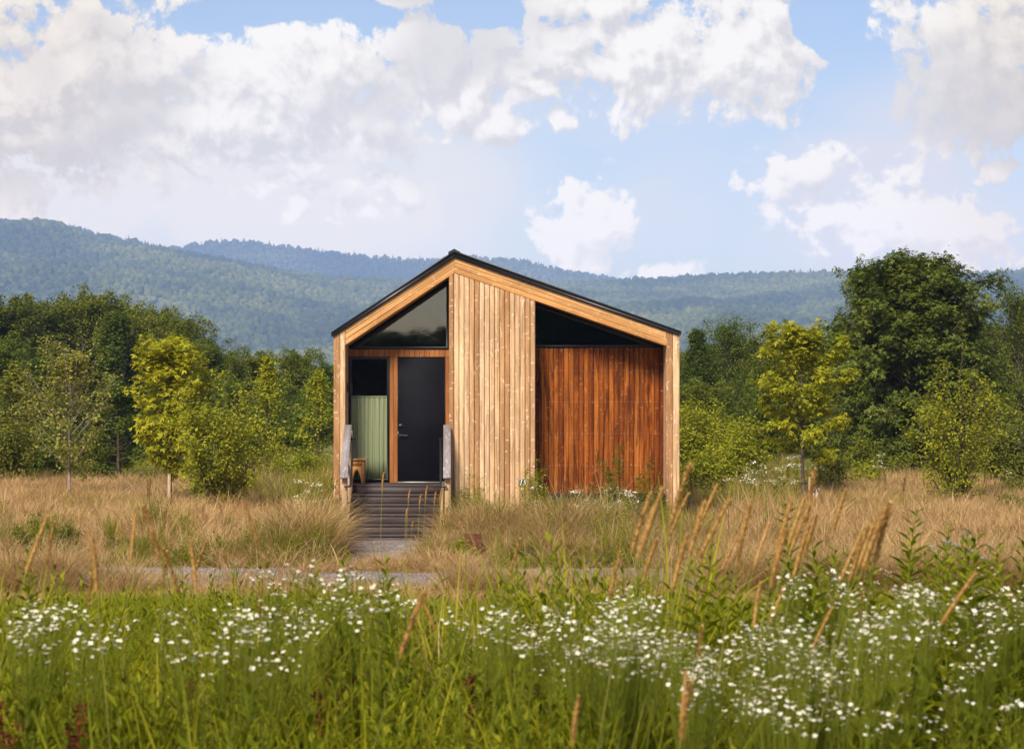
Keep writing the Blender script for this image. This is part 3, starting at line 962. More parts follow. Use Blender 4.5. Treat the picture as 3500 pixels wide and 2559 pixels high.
def scatter(name, P, rot, scl, idx, sources, kind='stuff'):
    me = bpy.data.meshes.new(name)
    P = np.asarray(P, np.float32); n = len(P)
    me.vertices.add(n); me.vertices.foreach_set('co', P.ravel())
    a = me.attributes.new('rot', 'FLOAT_VECTOR', 'POINT'); a.data.foreach_set('vector', np.asarray(rot, np.float32).ravel())
    a = me.attributes.new('scl', 'FLOAT_VECTOR', 'POINT'); s = np.asarray(scl, np.float32)
    if s.ndim == 1: s = np.repeat(s[:, None], 3, 1)
    a.data.foreach_set('vector', np.ascontiguousarray(s).ravel())
    a = me.attributes.new('idx', 'INT', 'POINT'); a.data.foreach_set('value', np.asarray(idx, np.int32))
    o = bpy.data.objects.new(name, me); COL.objects.link(o)
    g = bpy.data.node_groups.new(name + '_scatter', 'GeometryNodeTree')
    g.interface.new_socket('Geometry', in_out='INPUT', socket_type='NodeSocketGeometry')
    g.interface.new_socket('Geometry', in_out='OUTPUT', socket_type='NodeSocketGeometry')
    N = g.nodes; L = g.links
    gi = N.new('NodeGroupInput'); go = N.new('NodeGroupOutput')
    mp = N.new('GeometryNodeMeshToPoints'); L.new(gi.outputs[0], mp.inputs['Mesh'])
    j = N.new('GeometryNodeJoinGeometry')
    for so in reversed(sources):        # join lists the last link first
        oi = N.new('GeometryNodeObjectInfo'); oi.inputs['Object'].default_value = so; oi.inputs['As Instance'].default_value = False
        gt = N.new('GeometryNodeGeometryToInstance'); L.new(oi.outputs['Geometry'], gt.inputs[0]); L.new(gt.outputs[0], j.inputs[0])
    ip = N.new('GeometryNodeInstanceOnPoints')
    L.new(mp.outputs[0], ip.inputs['Points']); L.new(j.outputs[0], ip.inputs['Instance']); ip.inputs['Pick Instance'].default_value = True

    def attr(nm, dt):
        q = N.new('GeometryNodeInputNamedAttribute'); q.data_type = dt; q.inputs['Name'].default_value = nm
        return q.outputs[0]
    L.new(attr('idx', 'INT'), ip.inputs['Instance Index'])
    e = N.new('FunctionNodeEulerToRotation'); L.new(attr('rot', 'FLOAT_VECTOR'), e.inputs[0]); L.new(e.outputs[0], ip.inputs['Rotation'])
    L.new(attr('scl', 'FLOAT_VECTOR'), ip.inputs['Scale'])
    L.new(ip.outputs[0], go.inputs[0])
    md = o.modifiers.new('scatter', 'NODES'); md.node_group = g
    return tag(o, kind=kind)


# =================================================================== HILLS
def hill_mesh(name, ridge, Y0, Yr, u0, u1, nu, nv, th, seed, cliff=None, steep=1.0):
    us = np.linspace(u0, u1, nu); ss = np.linspace(0, 1.16, nv)
    U, S = np.meshgrid(us, ss, indexing='ij')
    px = 1130 + U * F22
    row = np.interp(px, [p for p, _ in ridge], [r for _, r in ridge])
    YR_ = Yr + 420 * (fbm(U * 9 + seed, U * 0 + seed, 3) - .5) * 2
    Yv = Y0 + (YR_ - Y0) * S
    zr = (833 - row) / F22 * YR_ + ZC - th
    p = np.where(S <= 1, np.maximum(S, 0) ** steep, 1 - (S - 1) * 1.3)
    p = p + .022 * np.sin(S * 17 + 3 * fbm(U * 6, S * 2 + seed, 2)) * sstep(0, .2, S) * (1 - sstep(.85, 1, S))
    X = U * Yv
    gul = (fbm(X / 420 + seed, Yv / 900, 4) - .5) * .46 + (fbm(X / 130, Yv / 260 + seed, 3) - .5) * .09
    env = sstep(0, .25, S) * (1 - .8 * sstep(.7, 1.0, S))
    Z = zr * (p + gul * env)
    Zs = Z - 2 * (S < .01)
    if cliff is not None:
        el = 833 - (Zs - ZC) / Yv * F22
        nz = fbm(px / 60, el / 14, 4); nz2 = fbm(px / 25, el / 8 + 4, 3)
        rock = np.clip((sstep(cliff[0] - 40, cliff[0] + 30, px) * (1 - sstep(cliff[1] - 30, cliff[1] + 40, px))) * (1 - sstep(10, 24, np.abs(el - cliff[2] - (px - 1700) * .01))) * sstep(.36, .5, nz), 0, 1)
        rock = np.maximum(rock, sstep(.66, .70, nz2) * sstep(.5, .62, nz) * .7 * (px < 800) * (el < 760))
    else:
        rock = np.zeros_like(U)
    V = np.stack([X, Yv, Zs], -1)
    i = np.arange(nu - 1)[:, None] * nv; j = np.arange(nv - 1)[None]
    F = np.stack([i + j, i + nv + j, i + nv + j + 1, i + j + 1], -1).reshape(-1, 4)
    mb = MB(); mb.add(V.reshape(-1, 3), F); o = mb.obj(name, M['hill'], None, True)
    a = o.data.attributes.new('rock', 'FLOAT', 'POINT'); a.data.foreach_set('value', rock.astype(np.float32).ravel())
    tag(o, kind='structure')
    return us, ss, V, rock


near_ridge = [(-900, 455), (-300, 470), (0, 486), (60, 489), (100, 496), (160, 508), (220, 526), (300, 538), (400, 557), (480, 575), (560, 593), (640, 610), (720, 618), (900, 620), (1100, 622), (1250, 622), (1400, 617), (1550, 610), (1700, 604), (1860, 600), (2000, 603), (2140, 607), (2260, 602), (2600, 590), (3200, 600)]
far_ridge = [(-400, 600), (200, 565), (300, 548), (385, 542), (480, 532), (560, 537), (620, 545), (700, 554), (800, 561), (1000, 570), (1150, 577), (1280, 602), (1350, 614), (1450, 630), (1700, 660)]
H1 = hill_mesh('near_hills', near_ridge, 2500, 4700, -.44, .44, 420, 180, 6.5, 3.1, (1560, 1880, 684), 1.0)
H2 = hill_mesh('far_hills', far_ridge, 6000, 6900, -.36, .14, 260, 60, 8., 8.7, None, 1.0)


def hill_points(Hm, spacing, rs, u_lim):
    us, ss, V, rock = Hm
    A = []
    Ymin = V[..., 1].min(); Ymax = V[..., 1].max()
    y = Ymin
    while y < Ymax:
        n = int((u_lim[1] - u_lim[0]) * y / spacing)
        u = np.linspace(u_lim[0], u_lim[1], n) + rs.uniform(-1.1, 1.1, n) * spacing / y
        yy = y + rs.uniform(-1.1, 1.1, n) * spacing
        A.append(np.stack([u, yy], 1)); y += spacing
    A = np.concatenate(A)
    iu = (A[:, 0] - us[0]) / (us[-1] - us[0]) * (len(us) - 1)
    i0 = np.clip(iu.astype(int), 0, len(us) - 2); fu = np.clip(iu - i0, 0, 1)
    Yc0 = V[i0, 0, 1] * (1 - fu) + V[i0 + 1, 0, 1] * fu; Yc1 = V[i0, -1, 1] * (1 - fu) + V[i0 + 1, -1, 1] * fu
    s = (A[:, 1] - Yc0) / (Yc1 - Yc0) * (len(ss) - 1)
    ok = (s > 0) & (s < len(ss) - 1.01) & (A[:, 0] > us[0]) & (A[:, 0] < us[-1])
    A = A[ok]; i0 = i0[ok]; fu = fu[ok]; s = s[ok]; j0 = s.astype(int); fs = s - j0

    def bl(T): return (T[i0, j0] * (1 - fu) + T[i0 + 1, j0] * fu) * (1 - fs) + (T[i0, j0 + 1] * (1 - fu) + T[i0 + 1, j0 + 1] * fu) * fs
    z = bl(V[..., 2]); rk = bl(rock)
    keep = rs.rand(len(z)) > rk * .72
    return np.stack([A[:, 0] * A[:, 1], A[:, 1], z], 1)[keep], s[keep] / (len(ss) - 1) * 1.16


def lumpy(seed, conifer=False):
    rs = np.random.RandomState(seed)
    bm = bmesh.new()
    if conifer:
        bmesh.ops.create_cone(bm, segments=9, radius1=.42, radius2=.02, depth=2.0, cap_ends=True)
        bmesh.ops.subdivide_edges(bm, edges=list(bm.edges), cuts=2)
        for v in bm.verts: v.co.z += 1.0
        k = .18
    else:
        bmesh.ops.create_icosphere(bm, subdivisions=3, radius=.5)
        for v in bm.verts: v.co.z = v.co.z * 1.05 + .62
        k = .34
    P = np.array([v.co[:] for v in bm.verts])
    n = fbm(P[:, 0] * 2.6 + seed * 3.1 + P[:, 2] * 1.7, P[:, 1] * 2.6 - P[:, 2] * 2.1 + seed, 3) - .5 + .5 * (rs.rand(len(P)) - .5) * .5
    c = P.mean(0); P = c + (P - c) * (1 + k * 2.2 * n[:, None])
    F = np.array([[v.index for v in f.verts] for f in bm.faces if len(f.verts) == 3] or [[0, 1, 2]])
    if conifer:
        bmesh.ops.triangulate(bm, faces=list(bm.faces)); bm.verts.index_update()
        F = np.array([[v.index for v in f.verts] for f in bm.faces])
    mb = MB(); mb.add(P, F); bm.free()
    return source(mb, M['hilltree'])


rs = np.random.RandomState(11)
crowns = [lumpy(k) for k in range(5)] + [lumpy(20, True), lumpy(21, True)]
for nm, Hm, sp, ul, sz in (('hillside_woods', H1, 8.0, (-.30, .30), (5.5, 14.)), ('far_hillside_woods', H2, 9.5, (-.20, .09), (6.5, 15))):
    P, s = hill_points(Hm, sp, rs, ul)
    n = len(P)
    con = (rs.rand(n) < np.where(s > .93, .45, .04))
    idx = np.where(con, rs.randint(5, 7, n), rs.randint(0, 5, n))
    sc = (sz[0] + (sz[1] - sz[0]) * rs.rand(n) ** 1.5) * np.where(con, .62, 1.0)
    sc3 = np.stack([sc * rs.uniform(.85, 1.2, n), sc * rs.uniform(.85, 1.2, n), sc * rs.uniform(.8, 1.25, n)], 1)
    P[:, 2] -= sc3[:, 2] * .12
    rot = np.stack([rs.uniform(-.1, .1, n), rs.uniform(-.1, .1, n), rs.uniform(0, 6.28, n)], 1)
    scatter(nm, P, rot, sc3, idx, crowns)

# =================================================================== TREES
def unit(v):
    return v / (np.linalg.norm(v, axis=-1, keepdims=True) + 1e-9)


def add_leaves(mb, C, rs, size, shape='oval', w=.55, upb=.5, droop=.25, outc=None, mat_=0):
    n = len(C)
    nrm = rs.normal(0, .7, (n, 3)); nrm[:, 2] = np.abs(nrm[:, 2]) + upb
    if outc is not None:
        nrm = nrm + unit(C - outc) * .5
    nrm = unit(nrm)
    a = rs.normal(0, 1, (n, 3)); a[:, 2] -= droop
    if outc is not None:
        a = a + unit(C - outc) * .7
    a = unit(a - nrm * (a * nrm).sum(1, keepdims=True)); b = np.cross(nrm, a)
    L = size * rs.uniform(.65, 1.3, (n, 1))
    q = np.arange(n)[:, None] * 4 + np.arange(4)[None]
    if shape == 'oval':
        V = np.stack([C, C + a * L * .45 + b * L * w * .5 + nrm * L * .06, C + a * L - nrm * L * .08, C + a * L * .45 - b * L * w * .5 + nrm * L * .06], 1)
        mb.add(V.reshape(-1, 3), q, None, mat_)
    elif shape == 'maple':
        Vs = []
        for ang, k in ((0, 1.0), (.95, .78), (-.95, .78)):
            d = a * math.cos(ang) + b * math.sin(ang); e = np.cross(nrm, d)
            Vs.append(np.stack([C, C + d * L * k * .5 + e * L * k * .2, C + d * L * k - nrm * L * .12, C + d * L * k * .5 - e * L * k * .2], 1))
        V = np.stack(Vs, 1).reshape(-1, 3)              # three lobes share the base point
        F = (np.arange(n * 3)[:, None] * 4 + np.arange(4)[None])
        mb.add(V, F, None, mat_)
    elif shape == 'needle':
        V = np.stack([C, C + a * L * .5 + b * L * .07, C + a * L, C + a * L * .5 - b * L * .07], 1)
        mb.add(V.reshape(-1, 3), q, None, mat_)


PROF = {
    'egg': lambda t: (.72 + .28 * min(1, t / .22)) * (1 - max(0, (t - .30) / .70) ** 1.55 * .86),
    'dome': lambda t: math.sqrt(max(.02, 1 - ((t - .32) / .70) ** 2)),
    'oval': lambda t: max(.12, math.sin(math.pi * (.12 + .84 * t))) ** .8,
    'cone': lambda t: (1 - t) ** .75 * .95 + .05,
    'column': lambda t: max(.15, (.75 + .25 * math.sin(5 * t)) * (1 - t ** 3)),
    'vase': lambda t: .45 + .55 * math.sin(min(1, t * 1.2) * 1.57) - .35 * max(0, t - .75) / .25,
}


def make_tree(seed, H, R_, clear=.25, prof='dome', limbs=26, e0=15, e1=65, leaves=9000, lsize=.1, cl=.16, shape='oval', tr=.08,
              w=.55, lobes=3, gap=.25, tops=1, curve=.25, upb=.5, twigs=3, wob=.03):
    """Trunk with limbs and twigs, leaves in clumps along the twigs. Returns (wood mesh builder, foliage mesh builder)."""
    rs = np.random.RandomState(seed)
    wd, fo = MB(), MB()
    n = 9; zs = np.linspace(0, 1, n)
    wobx = np.cumsum(rs.normal(0, wob * H / n, n)); woby = np.cumsum(rs.normal(0, wob * H / n, n))
    TP = np.stack([wobx - wobx[0], woby - woby[0], zs * H * .97], 1)
    wd.tube(TP, tr * (1 - zs * .93) * np.where(zs == 0, 1.25, 1), 8)
    at = lambda t: np.array([np.interp(t, zs, TP[:, k]) for k in range(3)])
    f = PROF[prof]
    A = []; Wt = []
    lobe_ph = rs.uniform(0, 6.28)
    for i in range(limbs):
        t = ((i + rs.uniform(.1, .9)) / limbs) ** .92
        hgt = clear + (1 - clear) * t * .97
        az = i * 2.39996 + rs.normal(0, .35)
        irr = 1 + gap * math.sin(lobes * az + lobe_ph + 3 * t) + rs.normal(0, gap * .5)
        ln = max(.08 * R_, R_ * f(t) * np.clip(irr, .45, 1.28))
        el = R(e0 + (e1 - e0) * t + rs.normal(0, 7))
        d = np.array([math.cos(az) * math.cos(el), math.sin(az) * math.cos(el), math.sin(el)])
        L = ln / max(.45, math.cos(el)) if el < 1.2 else ln
        L = min(L, ln * 1.5)
        b0 = at(hgt)
        q = np.linspace(0, 1, 5)[:, None]
        lp = b0 + d * L * q + np.array([0, 0, 1.]) * (curve * L * q ** 2) + rs.normal(0, .03 * L, (5, 3)) * q
        r0 = tr * (1 - hgt * .9) * .5
        wd.tube(lp, r0 * (1 - q[:, 0] * .85) + .002 * H / 4, 5, 0, False)
        for s_ in np.linspace(.35, 1, 5):
            p = np.array([np.interp(s_, q[:, 0], lp[:, k]) for k in range(3)]); A.append(p); Wt.append(.5 + s_)
        for k in range(twigs):
            s_ = rs.uniform(.3, .98); p = np.array([np.interp(s_, q[:, 0], lp[:, k2]) for k2 in range(3)])
            td = unit(d + rs.normal(0, .75, 3) + np.array([0, 0, .15])); tl = L * rs.uniform(.22, .45) * (1.15 - s_ * .5)
            tp = p + td * tl * np.linspace(0, 1, 3)[:, None]
            wd.tube(tp, r0 * .28 * np.array([1, .7, .3]) + .0012 * H / 4, 3, 0, False)
            for s2 in (.45, .75, 1.0):
                A.append(p + td * tl * s2); Wt.append(1.0)
    for k in range(6):
        A.append(at(1 - .02 * k) + np.array([0, 0, .03 * H * (k == 0)])); Wt.append(1.2)
    A = np.array(A); Wt = np.array(Wt)
    Wt = Wt * rs.uniform(.25, 1.6, len(Wt)); Wt /= Wt.sum()
    pick = rs.choice(len(A), leaves, p=Wt)
    off = rs.normal(0, 1, (leaves, 3)) * cl * np.array([1, 1, .62])
    C = A[pick] + off
    C[:, 2] = np.maximum(C[:, 2], .06 * H)
    kz = H / np.percentile(C[:, 2], 99.8); C[:, 2] *= kz
    for v_ in wd.v: v_[:, 2] *= kz
    add_leaves(fo, C, rs, lsize, shape, w, upb, .25, np.array([0, 0, H * .45]))
    return wd, fo


def make_shrub(seed, H, R_, stems=14, leaves=5000, lsize=.07, cl=.09, shape='oval', w=.5, low=.12, flare=.8, sr=.014, twigs=4, main=False):
    """Many stems from one foot, fanning out."""
    rs = np.random.RandomState(seed); wd, fo = MB(), MB(); A = []; Wt = []
    for i in range(stems):
        az = i * 2.39996 + rs.normal(0, .4); fr = math.sqrt((i + .5) / stems)
        reach = R_ * fr * rs.uniform(.7, 1.12); hh = H * (1 - .42 * fr ** 2) * rs.uniform(.75, 1.05)
        if i == 0: hh = H; reach = .1 * R_
        q = np.linspace(0, 1, 7)[:, None]
        dirx = np.array([math.cos(az), math.sin(az), 0])
        lp = dirx * reach * (q ** flare) + np.array([0, 0, 1.]) * hh * q + rs.normal(0, .025 * H, (7, 3)) * q + dirx * .03
        r0 = sr * rs.uniform(.7, 1.3) * (2.0 if main and i == 0 else 1)
        wd.tube(lp, r0 * (1 - .85 * q[:, 0]) + .002, 5, 0, False)
        for s_ in np.linspace(low + .1, 1, 9):
            p = np.array([np.interp(s_, q[:, 0], lp[:, k]) for k in range(3)]); A.append(p); Wt.append(.35 + s_)
        for k in range(twigs * 2):
            s_ = rs.uniform(low, .97); p = np.array([np.interp(s_, q[:, 0], lp[:, k2]) for k2 in range(3)])
            td = unit(dirx * .6 + rs.normal(0, .7, 3) + np.array([0, 0, .55])); tl = H * rs.uniform(.07, .17)
            wd.tube(p + td * tl * np.linspace(0, 1, 3)[:, None], r0 * .3 * np.array([1, .7, .3]) + .0012, 3, 0, False)
            for s2 in (.3, .6, .85, 1.0): A.append(p + td * tl * s2); Wt.append(.8)
    A = np.array(A); Wt = np.array(Wt) * rs.uniform(.3, 1.5, len(Wt)); Wt /= Wt.sum()
    pick = rs.choice(len(A), leaves, p=Wt)
    C = A[pick] + rs.normal(0, 1, (leaves, 3)) * cl
    C[:, 2] = np.maximum(C[:, 2], .03 * H)
    kz = H / np.percentile(C[:, 2], 99.5); C[:, 2] *= kz
    for v_ in wd.v: v_[:, 2] *= kz
    add_leaves(fo, C, rs, lsize, shape, w, .35, .1, np.array([0, 0, H * .3]))
    return wd, fo


def make_spruce(seed, H, R_, leaves=16000):
    rs = np.random.RandomState(seed); wd, fo = MB(), MB()
    wd.tube(np.array([[0, 0, z] for z in np.linspace(0, H, 8)]), np.linspace(.02 * H, .003 * H, 8), 7)
    A = []; D = []
    for i in range(150):
        t = (i + rs.rand()) / 150; z = H * (.05 + .94 * t); az = i * 2.39996 + rs.normal(0, .3)
        L = R_ * ((1 - t) ** .85 + .03) * rs.uniform(.7, 1.15); d = np.array([math.cos(az), math.sin(az), 0])
        q = np.linspace(0, 1, 5)[:, None]
        lp = np.array([0, 0, z]) + d * L * q + np.array([0, 0, 1.]) * L * (.12 * q - .55 * q ** 2 + .22 * q ** 3)
        wd.tube(lp, .006 * H * (1 - t * .7) * (1 - .8 * q[:, 0]) * .6 + .004, 4, 0, False)
        for s_ in np.linspace(.15, 1, 9):
            A.append([np.interp(s_, q[:, 0], lp[:, k]) for k in range(3)]); D.append(L)
    A = np.array(A); D = np.array(D); p = D / D.sum()
    k = rs.choice(len(A), leaves, p=p)
    C = A[k] + rs.normal(0, 1, (leaves, 3)) * np.array([.10, .10, .05]) * R_ * .5; C[:, 2] -= np.abs(rs.normal(0, .05, leaves)) * R_
    add_leaves(fo, C, rs, .13 * R_, 'oval', .20, .2, .9, np.array([0, 0, H * .4]))
    return wd, fo


def plant(name, label, cat, wd, fo, wm, lm, loc, rz=0., group=None, sc=1.0, pw='trunk', pf='crown'):
    r = tag(empty(name, loc, rz), label, cat, group)
    r.scale = (sc, sc, sc)
    if wd is not None: wd.obj(pw, wm, r)
    fo.obj(pf, lm, r)
    return r


def spot(px, base_row=None, Y=None):
    if Y is None:
        Y = F22 * (ZC - .05) / (base_row - 833)
    x = (px - 1130) * Y / F22
    return x, Y, float(ground_z(x, Y)) - .03


def htop(row, Y, z): return ZC + (833 - row) * Y / F22 - z


# ---- the nearest trees, each its own
x, Y, z = spot(375, 1118); H = htop(744, Y, z)
plant('maple_sapling', 'slender yellow green maple sapling staked in dry grass behind a bushy shrub', 'tree',
      *make_tree(101, H, .78, .21, 'oval', 48, 25, 66, 6400, .125, .10, 'maple', .038, gap=.18, twigs=4), M['bark'], M['leaf_yellow'], (x, Y, z))
x, Y, z = spot(1773, 1110); H = htop(712, Y, z)
plant('maple_sapling', 'bright yellow maple sapling with bare trunk tied to a short stake', 'tree',
      *make_tree(107, H, .92, .27, 'dome', 34, 8, 64, 5600, .13, .095, 'maple', .055, gap=.22, twigs=4), M['bark'], M['leaf_yellow'], (x, Y, z))
x, Y, z = spot(152, 1104); H = htop(740, Y, z)
plant('birch_tree', 'airy young birch with pale trunk and sparse olive leaves in dry grass', 'tree',
      *make_tree(113, H, 1.02, .14, 'oval', 46, 38, 70, 6500, .085, .11, 'oval', .045, gap=.25, w=.62, twigs=4, curve=.3), M['palebark'], M['leaf_birch'], (x, Y, z))
x, Y, z = spot(480, 1132); H = htop(838, Y, z)
plant('shrub', 'broad fan shaped lime green shrub in front of the staked yellow sapling', 'shrub',
      *make_shrub(121, H, 1.42, 30, 8200, .095, .085, flare=.9), M['twig'], M['leaf_lime'], (x, Y, z), pw='stems', pf='foliage')
x, Y, z = spot(2112, 1118); H = htop(797, Y, z)
plant('shrub', 'upright olive green shrub with fanned stems before the big dark maple', 'shrub',
      *make_shrub(127, H, 1.2, 26, 7800, .085, .085, flare=.85, main=True), M['twig'], M['leaf_lime'], (x, Y, z), pw='stems', pf='foliage')
x, Y, z = spot(2015, Y=66); H = htop(566, Y, z)
plant('maple_tree', 'large dense dark green maple towering behind the yellow staked sapling', 'tree',
      *make_tree(131, H, 2.5, .07, 'egg', 130, 4, 60, 60000, .145, .15, 'maple', .16, gap=.09, lobes=5, twigs=5, curve=.12), M['bark'], M['leaf_maple'], (x, Y, z))
# ---- second rank
front = [
    # name, label, px, Y, top row, radius px, kind, mats, seed
    ('young_tree', 'narrow olive brown young tree at the far edge of the meadow behind the birch', 33, 60, 795, 58, 'col', 'leaf_olive', 201),
    ('tree', 'mid green tree with layered horizontal boughs between birch and yellow sapling', 262, 60, 850, 105, 'layer', 'leaf_mid', 202),
    ('young_tree', 'slim lime sapling rising over the bushes midway between yellow sapling and cabin', 588, 60, 786, 48, 'col', 'leaf_lime', 203),
    ('young_tree', 'slim yellow green sapling standing close beside the cabin wall', 703, 64, 818, 46, 'col', 'leaf_lime', 204),
    ('shrub', 'rounded mid green shrub behind the slim lime sapling', 628, 72, 842, 92, 'bush', 'leaf_mid', 205),
    ('shrub', 'low yellow green shrub in tall grass beside the cabin', 655, 57, 985, 62, 'bush', 'leaf_lime', 206),
    ('shrub', 'dark green shrub in shade under the birch', 95, 64, 930, 110, 'bush', 'leaf_mid', 207),
    ('shrub', 'low dark shrub at the foot of the layered green tree', 215, 62, 985, 95, 'bush', 'leaf_dark', 208),
    ('shrub', 'dim olive shrub at the meadow edge below the narrow young tree', 20, 58, 900, 70, 'bush', 'leaf_olive', 209),
    ('shrub', 'mid green shrub between the fan shaped shrub and the rounded shrub', 560, 70, 900, 70, 'bush', 'leaf_mid', 210),
    ('shrub', 'feathery lime shrub nearest the cabin corner by the pale cladding', 1530, 58, 888, 60, 'bush', 'leaf_lime', 221),
    ('shrub', 'tall lime green shrub in the thicket beyond the cabin corner', 1590, 62, 893, 64, 'bush', 'leaf_lime', 222),
    ('shrub', 'rounded mid green shrub under the far trees left of the yellow sapling', 1660, 66, 852, 78, 'bush', 'leaf_mid', 223),
    ('shrub', 'yellow green shrub in the thicket just left of the yellow sapling', 1640, 57, 925, 66, 'bush', 'leaf_lime', 224),
    ('shrub', 'shadowed dark shrub between yellow sapling and big maple', 1858, 63, 935, 88, 'bush', 'leaf_dark', 225),
    ('shrub', 'low shadowed shrub under the lower boughs of the big maple', 1945, 62, 985, 92, 'bush', 'leaf_dark', 226),
    ('shrub', 'olive shrub at the picture edge behind the upright shrub', 2232, 58, 905, 80, 'bush', 'leaf_olive', 227),
    ('shrub', 'small leafy shrub at the foot of the big maple', 1908, 57, 1018, 34, 'bush', 'leaf_lime', 228),
    ('shrub', 'small yellowish shrub under the yellow sapling crown', 1838, 55.5, 992, 32, 'bush', 'leaf_olive', 229),
    ('shrub', 'low bright green shrub at the cabin corner foot in tall grass', 1555, 52, 985, 60, 'bush', 'leaf_lime', 230),
    ('shrub', 'dusky green shrub under the upright olive shrub at picture edge', 2245, 53, 1050, 50, 'bush', 'leaf_dark', 231),
    ('young_tree', 'thin sapling with brownish top beside the big dark maple', 1862, 70, 715, 42, 'col', 'leaf_olive', 232),
]
for nm, lab, px, Y, top, rpx, kd, lm, sd in front:
    x, Y, z = spot(px, Y=Y); H = htop(top, Y, z); Rr = rpx * Y / F22
    if kd == 'col':
        wd, fo = make_tree(sd, H, Rr, .12, 'column', 34, 40, 70, 3000, .10, .11, 'oval', .035, gap=.3, twigs=3)
        plant(nm, lab, 'tree', wd, fo, M['bark'], M[lm], (x, Y, z))
    elif kd == 'layer':
        wd, fo = make_tree(sd, H, Rr, .06, 'dome', 30, -2, 30, 7500, .12, .12, 'oval', .06, gap=.35, twigs=5, curve=.12, upb=1.2)
        plant(nm, lab, 'tree', wd, fo, M['bark'], M[lm], (x, Y, z))
    else:
        n_l = int(np.clip(4200 * H * Rr, 2000, 12000))
        wd, fo = make_shrub(sd, H, Rr, 18, n_l, .095, .11, low=.05, flare=.75)
        plant(nm, lab, 'shrub', wd, fo, M['twig'], M[lm], (x, Y, z), pw='stems', pf='foliage')

# ---- treeline: templates scaled to each tree
TT = {}
for key, (sd, R_, cl_, pr, limbs, lv, ls, c2) in {
    'oak': (301, 3.6, .06, 'dome', 80, 30000, .25, .27), 'ash': (302, 2.9, .08, 'oval', 76, 26000, .24, .26), 'elm': (303, 3.2, .05, 'oval', 80, 28000, .24, .26),
    'poplar': (304, 1.9, .06, 'column', 80, 22000, .20, .28), 'locust': (305, 2.6, .24, 'dome', 44, 14000, .19, .36)}.items():
    wd, fo = make_tree(sd, 10, R_, cl_, pr, limbs, 15, 65, lv, ls, c2, 'oval', .17, gap=.20, lobes=4, twigs=5)
    TT[key] = (wd.mesh(key + '_wood', M['bark']), fo)
wd, fo = make_spruce(306, 10, 2.3); TT['spruce'] = (wd.mesh('spruce_wood', M['bark']), fo)
_fm = {}


def bg_tree(nm, lab, px, Y, top, key, lm, wid=1.0, rz=0.):
    x, Y, z = spot(px, Y=Y); H = htop(top, Y, z); s = H / 10.0
    r = tag(empty(nm, (x, Y, z), rz), lab, 'tree', 'trees along the edge of the woods')
    r.scale = (s * wid, s * wid, s)
    o = bpy.data.objects.new('trunk', TT[key][0]); COL.objects.link(o); o.parent = r
    k = (key, lm)
    if k not in _fm: _fm[k] = TT[key][1].mesh(key + '_crown', M[lm])
    o = bpy.data.objects.new('crown', _fm[k]); COL.objects.link(o); o.parent = r


